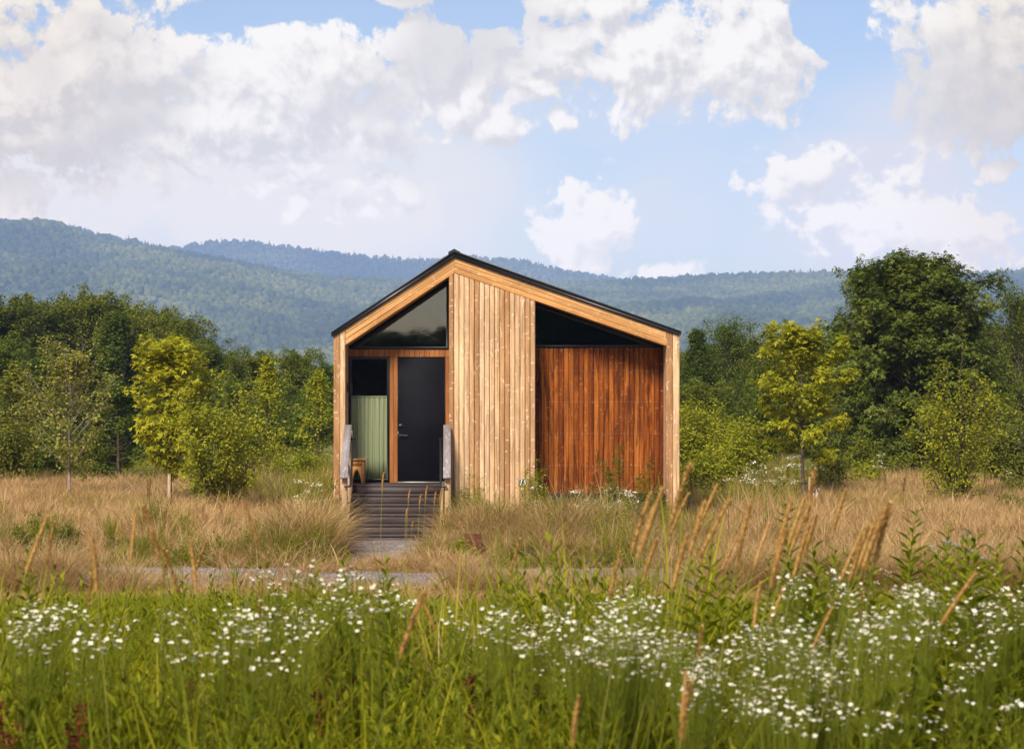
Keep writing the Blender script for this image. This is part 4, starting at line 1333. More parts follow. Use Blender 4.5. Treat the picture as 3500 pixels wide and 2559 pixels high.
bgs = [
    ('broadleaf_tree', 'dark broadleaf tree at the edge of the picture above the narrow olive tree', 5, 118, 655, 'oak', 'leaf_dark', 1.0),
    ('broadleaf_tree', 'dark domed tree top behind the birch, lowest of the dark summits', 98, 122, 668, 'elm', 'leaf_dark', 1.05),
    ('broadleaf_tree', 'dark rounded tree top just over the tip of the birch', 152, 126, 652, 'oak', 'leaf_dark', .9),
    ('broadleaf_tree', 'tallest dark tree top in the woods with twin rounded heads', 216, 124, 637, 'elm', 'leaf_dark', .75),
    ('broadleaf_tree', 'dark tree top between the tallest tree and the pale green poplar', 280, 126, 664, 'ash', 'leaf_dark', .95),
    ('broadleaf_tree', 'tall soft pale green tree before the dark wood and above the spruces', 258, 100, 690, 'poplar', 'leaf_mid', 1.35),
    ('broadleaf_tree', 'dark rounded crown over the tip of the yellow sapling', 345, 116, 679, 'oak', 'leaf_dark', .7),
    ('broadleaf_tree', 'dark crown stepping down right of the yellow sapling tip', 404, 114, 702, 'ash', 'leaf_dark', .85),
    ('broadleaf_tree', 'olive yellow crown tucked behind the yellow sapling tip', 348, 96, 734, 'elm', 'leaf_olive', .75),
    ('spruce_tree', 'black green spruce directly behind the birch', 190, 78, 735, 'spruce', 'needle', 1.05),
    ('spruce_tree', 'black green spruce behind the yellow sapling, right one of the pair', 292, 76, 732, 'spruce', 'needle', 1.1),
    ('broadleaf_tree', 'narrow dark tree right of the yellow sapling with pointed top', 433, 104, 744, 'ash', 'leaf_dark', .9),
    ('broadleaf_tree', 'mid green tree above the fan shaped shrub', 474, 102, 758, 'ash', 'leaf_mid', .85),
    ('broadleaf_tree', 'rounded dark tree above the slim lime sapling', 556, 100, 774, 'oak', 'leaf_dark', .85),
    ('broadleaf_tree', 'dark bushy tree with flat top before the hazy valley near the cabin', 655, 98, 770, 'oak', 'leaf_dark', .75),
    ('broadleaf_tree', 'olive green tree half hidden by the cabin eave', 718, 96, 796, 'elm', 'leaf_mid', .8),
    ('broadleaf_tree', 'mid green rounded tree low in front of the dark wood left of the birch', 62, 88, 780, 'elm', 'leaf_mid', .95),
    ('broadleaf_tree', 'pale green tree cut by the picture edge above the olive shrub', 0, 84, 745, 'ash', 'leaf_mid', .9),
    ('broadleaf_tree', 'mid green tree filling the gap between the fan shrub and the dark row', 520, 84, 835, 'oak', 'leaf_mid', 1.0),
    ('broadleaf_tree', 'shaded dark tree behind the layered green tree', 330, 82, 830, 'oak', 'leaf_dark', 1.1),
    ('broadleaf_tree', 'shaded low tree behind the fan shaped shrub', 425, 86, 830, 'ash', 'leaf_dark', 1.2),
    ('broadleaf_tree', 'mid green low tree just left of the cabin wall', 680, 84, 862, 'elm', 'leaf_mid', 1.1),
    ('broadleaf_tree', 'shaded low tree behind the birch foot', 140, 84, 870, 'elm', 'leaf_dark', 1.4),
    ('locust_tree', 'slender locust tree rising at the cabin corner', 1540, 88, 728, 'poplar', 'leaf_mid', .95),
    ('locust_tree', 'tall feathery locust tree in the gap between cabin and yellow sapling', 1608, 90, 698, 'locust', 'leaf_mid', .85),
    ('broadleaf_tree', 'dark narrow tree inside the gap behind the tall locust', 1580, 96, 752, 'elm', 'leaf_dark', .8),
    ('broadleaf_tree', 'dim dark tree right of the tall locust, half in haze', 1650, 98, 745, 'elm', 'leaf_dark', .8),
    ('broadleaf_tree', 'dark leafy tree behind the left of the yellow sapling tip', 1712, 80, 722, 'elm', 'leaf_dark', .72),
    ('broadleaf_tree', 'hazy dark tree between yellow sapling and big maple', 1822, 94, 738, 'oak', 'leaf_dark', .7),
    ('broadleaf_tree', 'low dark tree behind the yellow sapling trunk', 1775, 84, 800, 'elm', 'leaf_dark', 1.3),
    ('broadleaf_tree', 'dark tree peeping out beside the left shoulder of the big maple', 1922, 84, 585, 'ash', 'leaf_dark', .55),
    ('locust_tree', 'tall dark tree with bare pale stems at the picture edge past the big maple', 2248, 86, 628, 'locust', 'leaf_dark', .62),
    ('broadleaf_tree', 'shaded low tree behind the upright olive shrub', 2170, 78, 850, 'oak', 'leaf_dark', .9),
    ('broadleaf_tree', 'low dark tree closing the meadow behind the feathery shrubs', 1560, 84, 842, 'oak', 'leaf_dark', 1.3),
]
rs = np.random.RandomState(4)
for a in bgs:
    bg_tree(*a, rz=rs.uniform(0, 6.28))
# woods further back that read as one mass
P, ro, sc, ix = [], [], [], []
keys = ['oak', 'ash', 'elm']
for k in range(190):
    px = rs.uniform(-700, 3200)
    if 760 < px < 1480 and rs.rand() < .5: continue
    Y = rs.uniform(135, 190)
    cap = np.interp(px, [-700, 0, 300, 420, 560, 720, 1500, 1700, 1850, 2000, 2260, 3200], [640, 690, 700, 745, 800, 815, 770, 770, 760, 700, 690, 650])
    H = htop(cap + rs.uniform(0, 40), Y, 0)
    P.append(((px - 1130) * Y / F22, Y, -.1)); ro.append((0, 0, rs.uniform(0, 6.28))); sc.append(H / 10.2 * np.array([rs.uniform(1, 1.5), rs.uniform(1, 1.5), 1])); ix.append(rs.randint(3))
# and behind the viewer, where the gable glass mirrors it
rb = np.random.RandomState(41)
for x in np.arange(-48, 48.1, 1.9):
    Y = rb.uniform(-88, -70); P.append((x + rb.uniform(-.7, .7), Y, 1.3)); ro.append((0, 0, rb.uniform(0, 6.28)))
    H = rb.uniform(4.9, 6.0) if x < .5 else rb.uniform(7.6, 9.6)
    sc.append(H / 10.0 * np.array([1.5, 1.5, 1])); ix.append(rb.randint(3))
srcs = []
for key in keys:
    o = bpy.data.objects.new('scatter_source_' + key, TT[key][1].mesh('woods_' + key, M['leaf_dark'])); srcs.append(o)
scatter('distant_woods', P, ro, np.array(sc), ix, srcs)

# =================================================================== MEADOW PLANTS
def blades(mb, rs, n, h, spread, wid, lean, curl, mat_=0, hv=.35):
    a = rs.uniform(0, 6.28, n); r = spread * np.sqrt(rs.rand(n)); base = np.stack([r * np.cos(a), r * np.sin(a), np.zeros(n)], 1)
    az = a + rs.normal(0, 1.1, n); d = np.stack([np.cos(az), np.sin(az), np.zeros(n)], 1); s = np.stack([-np.sin(az), np.cos(az), np.zeros(n)], 1)
    s = unit(s + rs.normal(0, .6, (n, 3)) * np.array([1, 1, 0]))
    H = h * (1 + rs.uniform(-hv, hv, n)); le = rs.uniform(.2, 1, n) * lean; cu = rs.uniform(.3, 1.2, n) * curl
    t = np.array([0, .35, .7, 1.0]); wt = np.array([.8, 1, .7, .12])
    P = base[:, None] + d[:, None] * (H[:, None] * (le[:, None] * t + cu[:, None] * t ** 2))[..., None]
    P[..., 2] = H[:, None] * (t - .38 * cu[:, None] * t ** 2.4)
    w = wid * rs.uniform(.6, 1.3, n)
    A = P + s[:, None] * (w[:, None] * wt)[..., None] * .5; B = P - s[:, None] * (w[:, None] * wt)[..., None] * .5
    V = np.stack([A, B], 2).reshape(-1, 3)      # n,4,2
    q = np.array([[2 * k, 2 * k + 1, 2 * k + 3, 2 * k + 2] for k in range(3)])
    F = (np.arange(n)[:, None, None] * 8 + q[None]).reshape(-1, 4)
    mb.add(V, F, None, mat_)


def leafy_stem(mb, rs, h, nl, L, base=(0, 0, 0), lean=.12, stem_mat=1, leaf_mat=0, w=.26, up=.75, t0=.08, r=.0035, taper=.5):
    az = rs.uniform(0, 6.28); q = np.linspace(0, 1, 6)[:, None]; le = rs.uniform(.2, 1) * lean
    P = np.array(base) + np.array([math.cos(az), math.sin(az), 0]) * h * le * q ** 1.5 + np.array([0, 0, h]) * q
    mb.tube(P, r * (1 - .6 * q[:, 0]), 4, stem_mat, False)
    t = t0 + (1 - t0) * (np.arange(nl) + rs.rand(nl)) / nl
    C = np.stack([np.interp(t, q[:, 0], P[:, k]) for k in range(3)], 1)
    a = np.arange(nl) * 2.4 + rs.normal(0, .4, nl)
    d = unit(np.stack([np.cos(a), np.sin(a), up + rs.normal(0, .3, nl) + .5 * t], 1)); s = np.stack([-np.sin(a), np.cos(a), np.zeros(nl)], 1)
    l = (L * (1 - taper * t) * rs.uniform(.7, 1.25, nl))[:, None]
    V = np.stack([C, C + d * l * .45 + s * l * w * .5, C + d * l + np.array([0, 0, -1.]) * l * .22, C + d * l * .45 - s * l * w * .5], 1)
    mb.add(V.reshape(-1, 3), np.arange(nl)[:, None] * 4 + np.arange(4)[None], None, leaf_mat)
    return P[-1], P


def flower_heads(mb, rs, C, r, petals=9):
    """Small daisies: a ring of rays round a yellow disc (materials 0 ray, 1 disc)."""
    n = len(C)
    nrm = rs.normal(0, .35, (n, 3)); nrm[:, 2] = 1; nrm = unit(nrm)
    a = unit(np.cross(nrm, rs.normal(0, 1, (n, 3)))); b = np.cross(nrm, a)
    Vs = []
    for k in range(petals):
        th = 6.283 * k / petals + rs.normal(0, .08, n)[:, None]
        d = a * np.cos(th) + b * np.sin(th); e = np.cross(nrm, d); rr = (r * rs.uniform(.85, 1.1, n))[:, None]; lift = rs.uniform(-.15, .3, n)[:, None] * rr
        Vs.append(np.stack([C, C + d * rr * .6 + e * rr * .30 + nrm * lift * .5, C + d * rr + nrm * lift, C + d * rr * .6 - e * rr * .30 + nrm * lift * .5], 1))
    V = np.stack(Vs, 1).reshape(-1, 3)
    mb.add(V, np.arange(n * petals)[:, None] * 4 + np.arange(4)[None], None, 0)
    th = np.arange(6) * 6.283 / 6
    ring = (C + nrm * r * .12)[:, None] + r * .34 * (np.cos(th)[None, :, None] * a[:, None] + np.sin(th)[None, :, None] * b[:, None])
    V = np.concatenate([ring, (C + nrm * r * .34)[:, None]], 1).reshape(-1, 3)
    F = np.concatenate([np.arange(n)[:, None] * 7 + np.array([[k, (k + 1) % 6, 6]]) for k in range(6)])
    mb.add(V, F, None, 1)


def seed_spike(mb, rs, P, r, n=150, mat_=0):
    """A dense furry spike along polyline P: a core and short husks."""
    L = len(P); q = np.linspace(0, 1, L)
    prof = r * np.interp(q, [0, .12, .5, .85, 1], [.35, .9, 1, .75, .2])
    mb.tube(P, prof * .62 * rs.uniform(.75, 1.2, L), 7, mat_)
    t = rs.rand(n); C = np.stack([np.interp(t, q, P[:, k]) for k in range(3)], 1); rr = np.interp(t, q, prof)
    ax = unit(P[-1] - P[0]); d = rs.normal(0, 1, (n, 3)); d = unit(d - ax * (d @ ax)[:, None]); s = np.cross(ax, d)
    C = C + d * rr[:, None] * .55; l = (r * rs.uniform(.9, 2.3, n))[:, None]
    dd = unit(d * rs.uniform(.35, 1.0, (n, 1)) + ax * 1.0)
    V = np.stack([C, C + dd * l * .5 + s * l * .22, C + dd * l, C + dd * l * .5 - s * l * .22], 1)
    mb.add(V.reshape(-1, 3), np.arange(n)[:, None] * 4 + np.arange(4)[None], None, mat_)


rs = np.random.RandomState(77)
# ---- sources for the sward
S_green, S_weed, S_dry, S_tan, S_cover, S_dry2 = [], [], [], [], [], []
for k in range(5):
    mb = MB(); blades(mb, rs, 26, rs.uniform(.42, .62), .11, .0075, .22, .38); S_green.append(source(mb, [M['grass_green']]))
for k in range(6):
    mb = MB()
    for j in range(5):
        a = rs.uniform(0, 6.28); r_ = .09 * rs.rand(); leafy_stem(mb, rs, rs.uniform(.32, .62), 26, rs.uniform(.06, .10), (r_ * math.cos(a), r_ * math.sin(a), 0), .25)
    S_weed.append(source(mb, [M['weed'], M['stemgreen']]))
for k in range(6):
    mb = MB(); blades(mb, rs, 46, rs.uniform(.26, .40), .16, .0065, .35, .95); S_dry.append(source(mb, [M['grass_dry']]))
for k in range(3):      # sparser clumps with taller bent stalks
    mb = MB(); blades(mb, rs, 22, .30, .18, .006, .5, 1.2); blades(mb, rs, 9, .52, .12, .0055, .3, .5); S_dry2.append(source(mb, [M['grass_dry']]))
for k in range(4):
    mb = MB(); blades(mb, rs, 34, rs.uniform(.55, .85), .18, .007, .25, .6); S_tan.append(source(mb, [M['grass_tan']]))
for k in range(4):
    mb = MB()
    for j in range(9):
        a = rs.uniform(0, 6.28); r_ = .16 * math.sqrt(rs.rand()); leafy_stem(mb, rs, rs.uniform(.10, .24), 14, rs.uniform(.06, .10), (r_ * math.cos(a), r_ * math.sin(a), 0), .6, w=.42, up=.45)
    S_cover.append(source(mb, [M['weed'], M['stemgreen']]))


def in_cabin(x, y):
    a = (x > XL - .02) & (x < XR + .02) & (y > YF - .02) & (y < YB + .1)
    b = (x > sx0 - .10) & (x < sx1 + .10) & (y > 38.2) & (y < YF + .1)
    return a | b


def by_bollard(x, y):
    px = 1130 + x / y * F22
    return (np.abs(px - 1042) < 46) & (y > 33.4) & (y < 35.85)


def on_gravel(x, y, m=0.):
    o = road_off(x)
    a = (y > RY0 + o - m) & (y < RY1 + o + m)
    b = (x > PATH[0] - m) & (x < PATH[1] + m) & (y > RY1 - .5) & (y < 38.6)
    px = 1130 + x / y * F22
    return a | b | by_bollard(x, y) | ((y > 35.3) & (y < 38.7) & (px > 736) & (px < 930)) | ((y > 36.6) & (y < 38.7) & (px > 730) & (px < 985)) | ((y > 36.8) & (px > 1133) & (px < 1172))


def field(n, y0, y1, margin=1.6, power=1.0):
    """Random points over the part of the meadow that the view takes in, and some to each side."""
    y = y0 + (y1 - y0) * rs.rand(n) ** power
    wmax = .27 * y1 + margin
    x = rs.uniform(-wmax, wmax, n); k = np.abs(x) < .27 * y + margin
    return x[k], y[k]


def lay(name, x, y, sources, s0, s1, tilt=.12, zoff=-.02, sz=None, fade=True):
    n = len(x); hy = 1. if not fade else np.interp(y, [6, 9, 14, 19, 24, 27, 28.5, 30.5, 32, 34, 35, 42, 46, 62], [.86, .86, .78, .66, .50, .36, .24, .28, .28, .5, 1, 1, .66, .6])
    P = np.stack([x, y, ground_z(x, y) + zoff], 1)
    rot = np.stack([rs.normal(0, tilt, n), rs.normal(0, tilt, n), rs.uniform(0, 6.28, n)], 1)
    s = rs.uniform(s0, s1, n) * (.4 + .6 * hy) * (.72 + .56 * sstep(.3, .7, fbm(x * .6 + 11, y * .45, 3))); s3 = np.stack([s, s, s * rs.uniform(.8, 1.2, n) * hy / (.4 + .6 * hy)], 1)
    return scatter(name, P, rot, s3, rs.randint(0, len(sources), n), sources)


def bank_edge(x): return 27.2 + 9 * (fbm(x * .24 + 1.3, x * 0 + .5, 3) - .5) + 2.2 * (fbm(x * 1.3, x * 0 + 4.5, 2) - .5)


# near bank: long green grass and leafy weeds
x, y = field(24500, 3.4, 30.2, 3.8, 1.15)
nz = fbm(x * .55 + 3, y * .4, 3)
k = ~on_gravel(x, y, .1) & (nz < .62) & (y < bank_edge(x) + 2 * (nz - .5)); lay('green_grass', x[k], y[k], S_green, .75, 1.25)
x, y = field(43500, 3.4, 29.5, 3.8, 1.15)
nz = fbm(x * .55 + 3, y * .4, 3)
k = (nz > .33) & (y < bank_edge(x) + .4 + 3 * (nz - .5)); lay('leafy_weeds', x[k], y[k], S_weed, .75, 1.25)
x, y = field(3300, 3.6, 30, 3.8, 1.0)
nz = fbm(x * .8, y * .5 + 7, 3); k = (nz > .55) & ~on_gravel(x, y, .1); lay('tan_grass', x[k], y[k], S_tan, .7, 1.0)


# middle meadow
def green_amount(x, y):
    px = 1130 + x / y * F22
    g = fbm(x * .22 + 8, y * .22, 3)
    a = sstep(.60, .74, g) * .45
    a = np.maximum(a, .95 * sstep(480, 600, px) * (1 - sstep(730, 760, px)) * sstep(44, 50, y))      # tall green patch left of the cabin
    a = np.maximum(a, .95 * sstep(1470, 1510, px) * (1 - sstep(1740, 1860, px)) * sstep(42.5, 46, y))  # and right of it
    a = np.maximum(a, .9 * sstep(1270, 1330, px) * (1 - sstep(1500, 1560, px)) * (y < 40) * sstep(34.5, 36, y))
    a = np.maximum(a, .65 * (np.abs(px - 1075) < 125) * sstep(38.0, 39, y) * (y < 40))
    return np.maximum(a, sstep(57, 64, y + 5 * (g - .5)))


x, y = field(42000, 22.5, 62, 5.0)
g = green_amount(x, y)
k = ~in_cabin(x, y) & ~on_gravel(x, y, .05) & (rs.rand(len(x)) > g) & (fbm(x * 1.1, y * 1.1, 3) > .33) & (y > bank_edge(x) - .9)
lay('dry_grass', x[k], y[k], S_dry * 2 + S_dry2, .75, 1.4, .22)
x, y = field(10500, 34.5, 60, 5.0)
nz = fbm(x * .45 + 21, y * .45, 4); g = green_amount(x, y)
k = ~in_cabin(x, y) & ~on_gravel(x, y, .1) & (nz > .545) & (g < .5); lay('mixed_weeds', x[k], y[k], S_weed[:3] + S_tan[:2] + S_cover + S_green[:2], .35, .85, .15)
x, y = field(28000, 34.5, 76, 5.0)
g = green_amount(x, y)
k = ~in_cabin(x, y) & ~on_gravel(x, y, .05) & (rs.rand(len(x)) < g * .9)
px = 1130 + x / y * F22; patch_ = ((px > 480) & (px < 745) | (px > 1480) & (px < 1760))
P_ = k & patch_; lay('tall_meadow_grass', x[P_], y[P_], S_green + S_tan[:2] + S_weed[:3], .85, 1.35)
P_ = k & ~patch_; lay('meadow_grass', x[P_], y[P_], S_green + S_tan[:1] + S_weed[:2], .4, .85)
# thin stray dry blades on the road shoulders and down its crown
x, y = field(11000, 29.0, 35.2, 1.5)
o_ = road_off(x); mid = np.abs(y - (RY0 + RY1) / 2 - o_) < .35
nz = fbm(x * .7, y * .9 + 4, 3)
k = ~in_cabin(x, y) & (mid & (nz > .50) | (y < RY0 + o_ + .1 + 1.4 * (nz - .45)) | (nz > .66)); k &= ~((x > PATH[0]) & (x < PATH[1]) & (y > RY1))
lay('road_edge_grass', x[k], y[k], S_dry, .5, 1.5, .2)
# leafy cover along the far verge and round the cabin's foot
x, y = field(5200, 33.6, 40, 1.5)
o_ = road_off(x); g = fbm(x * .5, y * .5 + 40, 3)
px = 1130 + x / y * F22
verge = (y > RY1 + o_ - .05) & (y < RY1 + o_ + 1.5) & (g > .40) & ((px > 330) & (px < 1560) | (g > .58))
foot = (y > 38.9) & (y < 39.9) & (x > -1.2) & (x < 3.4)
k = (verge | foot) & ~in_cabin(x, y) & ~on_gravel(x, y, -.05)
lay('ground_cover', x[k], y[k], S_cover, .8, 1.5, .1)
# long tan tussocks arching before the centre cladding and beside the steps
xs_, ys_ = [], []
for px0, px1, y0, y1, n in ((952, 1290, 35.2, 38.6, 330), (620, 712, 35.2, 38.6, 170), (1290, 1560, 36.0, 39.2, 90), (1380, 1700, 34.9, 37, 120), (1560, 2320, 29.6, 31.2, 260), (-60, 170, 29.6, 31.0, 70), (985, 1120, 29.8, 30.8, 40), (300, 985, 30.2, 31.2, 18), (200, 330, 29.8, 31.4, 24), (1150, 1500, 30.0, 31.0, 24)):
    yy = rs.uniform(y0, y1, n); xs_.append((rs.uniform(px0, px1, n) - 1130) * yy / F22); ys_.append(yy)
x = np.concatenate(xs_); y = np.concatenate(ys_); k = ~in_cabin(x, y) & ~on_gravel(x, y, -.15)
S_tuss = []
for q in range(4):
    mb = MB(); blades(mb, rs, 60, rs.uniform(.50, .70), .14, .006, .35, 1.0, 0); S_tuss.append(source(mb, [M['grass_dry']]))
for q in range(2):
    mb = MB(); blades(mb, rs, 46, rs.uniform(.45, .65), .14, .006, .3, .8, 0); S_tuss.append(source(mb, [M['grass_tan']]))
lay('arching_tussocks', x[k], y[k], S_tuss, .8, 1.2, .1, -.02, None, False)
x, y = field(900, 35.6, 39.7, 1.); px = 1130 + x / y * F22
k = (px > 960) & (px < 1500) & ~in_cabin(x, y) & ~on_gravel(x, y, .1) & (rs.rand(len(x)) < np.where(px > 1270, .9, np.where((y > 38.7) & (px > 1180), .95, np.where(y > 38.8, .5, .12))))
lay('cabin_front_weeds', x[k], y[k], S_weed + S_green[:2], .55, 1.0)
x, y = field(5200, 34.5, 39.6, 1.); px = 1130 + x / y * F22; nz = fbm(x * .8 + 3, y * .8, 3)
k = ~in_cabin(x, y) & ~on_gravel(x, y, .1) & ((px > 1290) & (px < 1570) & (nz > .36) | (px > 520) & (px < 745) & (y < 36.4) & (nz > .48) | (px > 930) & (px < 1010) & (nz > .38) | (px > 1070) & (px < 1300) & (nz > .52) | (px < 600) & (nz > .57))
lay('roadside_weeds', x[k], y[k], S_weed + S_cover[:2] + S_green[:2] + S_tan[:1], .6, 1.2)
n = 170; y = rs.uniform(38.9, 39.85, n); px = rs.uniform(1176, 1490, n); x = (px - 1130) * y / F22
k = ~in_cabin(x, y); lay('wall_foot_weeds', x[k], y[k], S_weed, .9, 1.6)
# pebbles on the gravel
bm = bmesh.new(); bmesh.ops.create_icosphere(bm, subdivisions=1, radius=.5); mb = MB(); mb.bm(bm); S_peb = [source(mb, [M['stone']])]
x, y = field(9000, 30.6, 38.4, 1.)
k = on_gravel(x, y, .12) & ~in_cabin(x, y)
n = int(k.sum()); P = np.stack([x[k], y[k], ground_z(x[k], y[k]) + .014], 1)
scatter('loose_stones', P, rs.uniform(0, 6.28, (n, 3)), np.stack([rs.uniform(.015, .05, n), rs.uniform(.015, .05, n), rs.uniform(.012, .03, n)], 1), np.zeros(n), S_peb)


# ---- plants one could count
def near_spot(px, row, H, y0=5.3, y1=30):
    """Where on the near bank a plant of height H has its tip at this place of the picture."""
    yy = np.arange(y0, y1, .05); xx = (px - 1130) / F22 * yy
    g = ZC - (row - 833) / F22 * yy - ground_z(xx, yy) - H
    k = np.nonzero(np.diff(np.sign(g)))[0]
    if len(k) == 0:
        return None
    i = k[0]
    return float(xx[i]), float(yy[i]), float(ground_z(xx[i], yy[i]))


def two_part(name, label, cat, group, parts):
    r = tag(empty(name), label, cat, group)
    for nm, mb, ms in parts: mb.obj(nm, ms, r)
    return r


def fleabane(seed, H, heads, sp, hr):
    r_ = np.random.RandomState(seed); st, fl = MB(), MB(); C = []
    for j in range(1 + (seed % 2)):
        top, P = leafy_stem(st, r_, H * r_.uniform(.72, .82), 34, .12, (r_.normal(0, .02), r_.normal(0, .02), 0), .16, 1, 0, w=.30, r=.0024)
        for q in range(heads):
            a = q * 2.4; rr = sp * math.sqrt((q + .5) / heads); s_ = r_.uniform(.78, 1.0)
            b = np.array([np.interp(s_, np.linspace(0, 1, 6), P[:, k]) for k in range(3)])
            e = top + np.array([rr * math.cos(a), rr * math.sin(a), H * .2 * r_.uniform(.7, 1.1) - rr * .35]) + r_.normal(0, .006, 3)
            st.tube(np.array([b, (b + e) / 2 + np.array([(e[0] - b[0]) * .2, (e[1] - b[1]) * .2, 0]), e]), .0011, 3, 1, False); C.append(e)
    flower_heads(fl, r_, np.array(C), hr)
    return st, fl


def fleabane_set(label, group, heads, sp, hr, Hs, n, seed, name='white_wildflower'):
    out = []
    for k in range(n):
        st, fl = fleabane(seed + k, Hs[0] + (Hs[1] - Hs[0]) * k / max(1, n - 1), heads, sp, hr)
        out.append(two_part(name, label, 'wildflower', group, [('leafy_stem', st, [M['weed'], M['stemgreen']]), ('blossom', fl, [M['petal'], M['disc']])]))
    return out


def put(protos, used, k, loc, rz, sc, tilt=(0, 0)):
    p = protos[k]
    o = copy_tree(p) if k in used else p
    used.add(k)
    o.location = loc; o.rotation_euler = (tilt[0], tilt[1], rz); o.scale = (sc, sc, sc)
    return o


protos = fleabane_set('white daisy fleabane in flower among the tall green grass of the near meadow', 'white daisies across the near meadow', 16, .052, .0074, (.74, 1.0), 8, 900, 'daisy_fleabane')
Hp = np.linspace(.74, 1.0, 8)
used = set()
zones = [((1290, 1490), (1272, 1420), 52), ((1480, 1760), (1360, 1530), 58), ((1740, 2260), (1240, 1400), 84), ((1700, 2260), (1390, 1560), 48), ((1180, 1300), (1310, 1390), 10),
         ((0, 130), (1272, 1330), 11), ((140, 440), (1300, 1350), 7), ((480, 690), (1290, 1400), 15), ((520, 650), (1232, 1262), 5), ((690, 960), (1232, 1340), 17), ((850, 1210), (1325, 1385), 7), ((80, 700), (1380, 1470), 4), ((1000, 1700), (1480, 1560), 4)]
for (p0, p1), (r0, r1), n in zones:
    ctr = [(rs.uniform(p0, p1), rs.uniform(r0, r1)) for _ in range(max(2, n // 5))]
    for q in range(int(n * .78)):
        k = rs.randint(8); cc = ctr[rs.randint(len(ctr))]; px = np.clip(cc[0] + rs.normal(0, 34), p0, p1); row = np.clip(cc[1] + rs.normal(0, 15), r0, r1); sc = rs.uniform(.9, 1.12)
        s_ = near_spot(px, row, Hp[k] * sc)
        for extra in (.1, .2, .3):
            if s_ is None: s_ = near_spot(px, row, (Hp[k] + extra) * sc); sc *= 1.08
        if s_ is None: continue
        put(protos, used, k, (s_[0], s_[1], s_[2] - .01), rs.uniform(0, 6.28), sc, (rs.normal(0, .06), rs.normal(0, .06)))
for lab, grp, zs_, n0, seed in (('white flowered weed in bloom against the foot of the cabin', 'white flowers along the cabin foot', [((1262, 1300), 39.2, 4), ((1325, 1400), 39.0, 16), ((1400, 1445), 39.5, 4), ((1160, 1200), 39.2, 2), ((1215, 1260), 38.4, 3)], 4, 940),
                                ('white flowered weed in the long grass beyond the yellow staked sapling', 'white flowers under the far trees', [((1635, 1760), 50, 26), ((1740, 1830), 55, 14), ((1600, 1690), 47, 6), ((1930, 1960), 56, 5), ((2190, 2260), 52, 3)], 4, 960),
                                ('white flowered weed in tall grass left of the cabin', 'white flowers left of the cabin', [((655, 712), 42.0, 12)], 2, 980)):
    pr = fleabane_set(lab, grp, 12, .11, .017, (.55, .85), n0, seed); us = set()
    for (p0, p1), Y, n in zs_:
        for q in range(n):
            yy = Y + rs.uniform(-.6, .6); xx = (rs.uniform(p0, p1) - 1130) * yy / F22
            if in_cabin(np.array([xx]), np.array([yy]))[0]: yy = 39.6
            put(pr, us, rs.randint(n0), (xx, yy, float(ground_z(xx, yy))), rs.uniform(0, 6.28), rs.uniform(.85, 1.3))
    for k in range(n0):
        if k not in us: put(pr, us, k, ((zs_[0][0][0] - 1130) * zs_[0][1] / F22, zs_[0][1], float(ground_z(0, zs_[0][1]))), 0, 1)

# golden seed heads
gp = []
for k in range(6):
    r_ = np.random.RandomState(500 + k); H = 1.30 + .05 * k; st, sd = MB(), MB()
    q = np.linspace(0, 1, 9)[:, None]; P = np.array([1., 0, 0]) * (.10 + .03 * k) * q ** 2 * H + np.array([0, 0, H]) * q
    st.tube(P[:8], .0021 - .001 * q[:8, 0], 5, 0, False)
    for j in range(3):
        a = r_.uniform(0, 6.28); b = P[1 + j]; L = r_.uniform(.2, .32); d = np.array([math.cos(a), math.sin(a), 0])
        t = np.linspace(0, 1, 4); Pm = b + d * L * .6 * t[:, None] + np.array([0, 0, 1.]) * (L * (t - .7 * t ** 2.2))[:, None]
        s = np.array([-d[1], d[0], 0]); w_ = np.array([.003, .0045, .003, .0005])[:, None]
        V = np.stack([Pm + s * w_, Pm - s * w_], 1).reshape(-1, 3); st.add(V, [[2 * i, 2 * i + 1, 2 * i + 3, 2 * i + 2] for i in range(3)])
    tt = np.linspace(.872, 1.0, 8); PP = np.stack([np.interp(tt, q[:, 0], P[:, c]) for c in range(3)], 1); PP[:, 0] += .02 * (tt - .885) ** 2 * 30
    seed_spike(sd, r_, PP, .0078, 260)
    gp.append(two_part('grass_stalk', 'tall golden seed head on a thin stalk rising above the near meadow', 'grass stalk', 'golden seed heads over the near meadow',
                       [('stalk', st, [M['stemdry']]), ('seed_head', sd, [M['seed']])]))
tips = [(1490, 1022), (1508, 1085), (1528, 1108), (1546, 1062), (1560, 1095), (1458, 1098), (1468, 1120), (1573, 1112), (1592, 1100), (1640, 1115), (1656, 1138), (1702, 1096), (1727, 1100), (1741, 1128),
        (1768, 1095), (1797, 1072), (1822, 1036), (1832, 1128), (1862, 1108), (1888, 1108), (1903, 1150), (1935, 1178), (1846, 1165), (1380, 1182), (1696, 1285), (1722, 1290), (1558, 1448), (1580, 1378),
        (1502, 1478), (1548, 1502), (1588, 1500), (1476, 1560), (1610, 1180), (1676, 1160), (1780, 1165), (1520, 1180), (285, 1125), (312, 1140), (165, 1148), (125, 1165), (270, 1180), (240, 1262), (385, 1198),
        (406, 1222), (362, 1212), (483, 1190), (508, 1118), (58, 1330), (600, 1290), (905, 1300), (968, 1290), (1130, 1190), (1012, 1400), (855, 1400), (1230, 1470), (700, 1340), (1395, 1240), (1345, 1530), (1850, 1340), (1905, 1300), (2050, 1230)]
us = set()
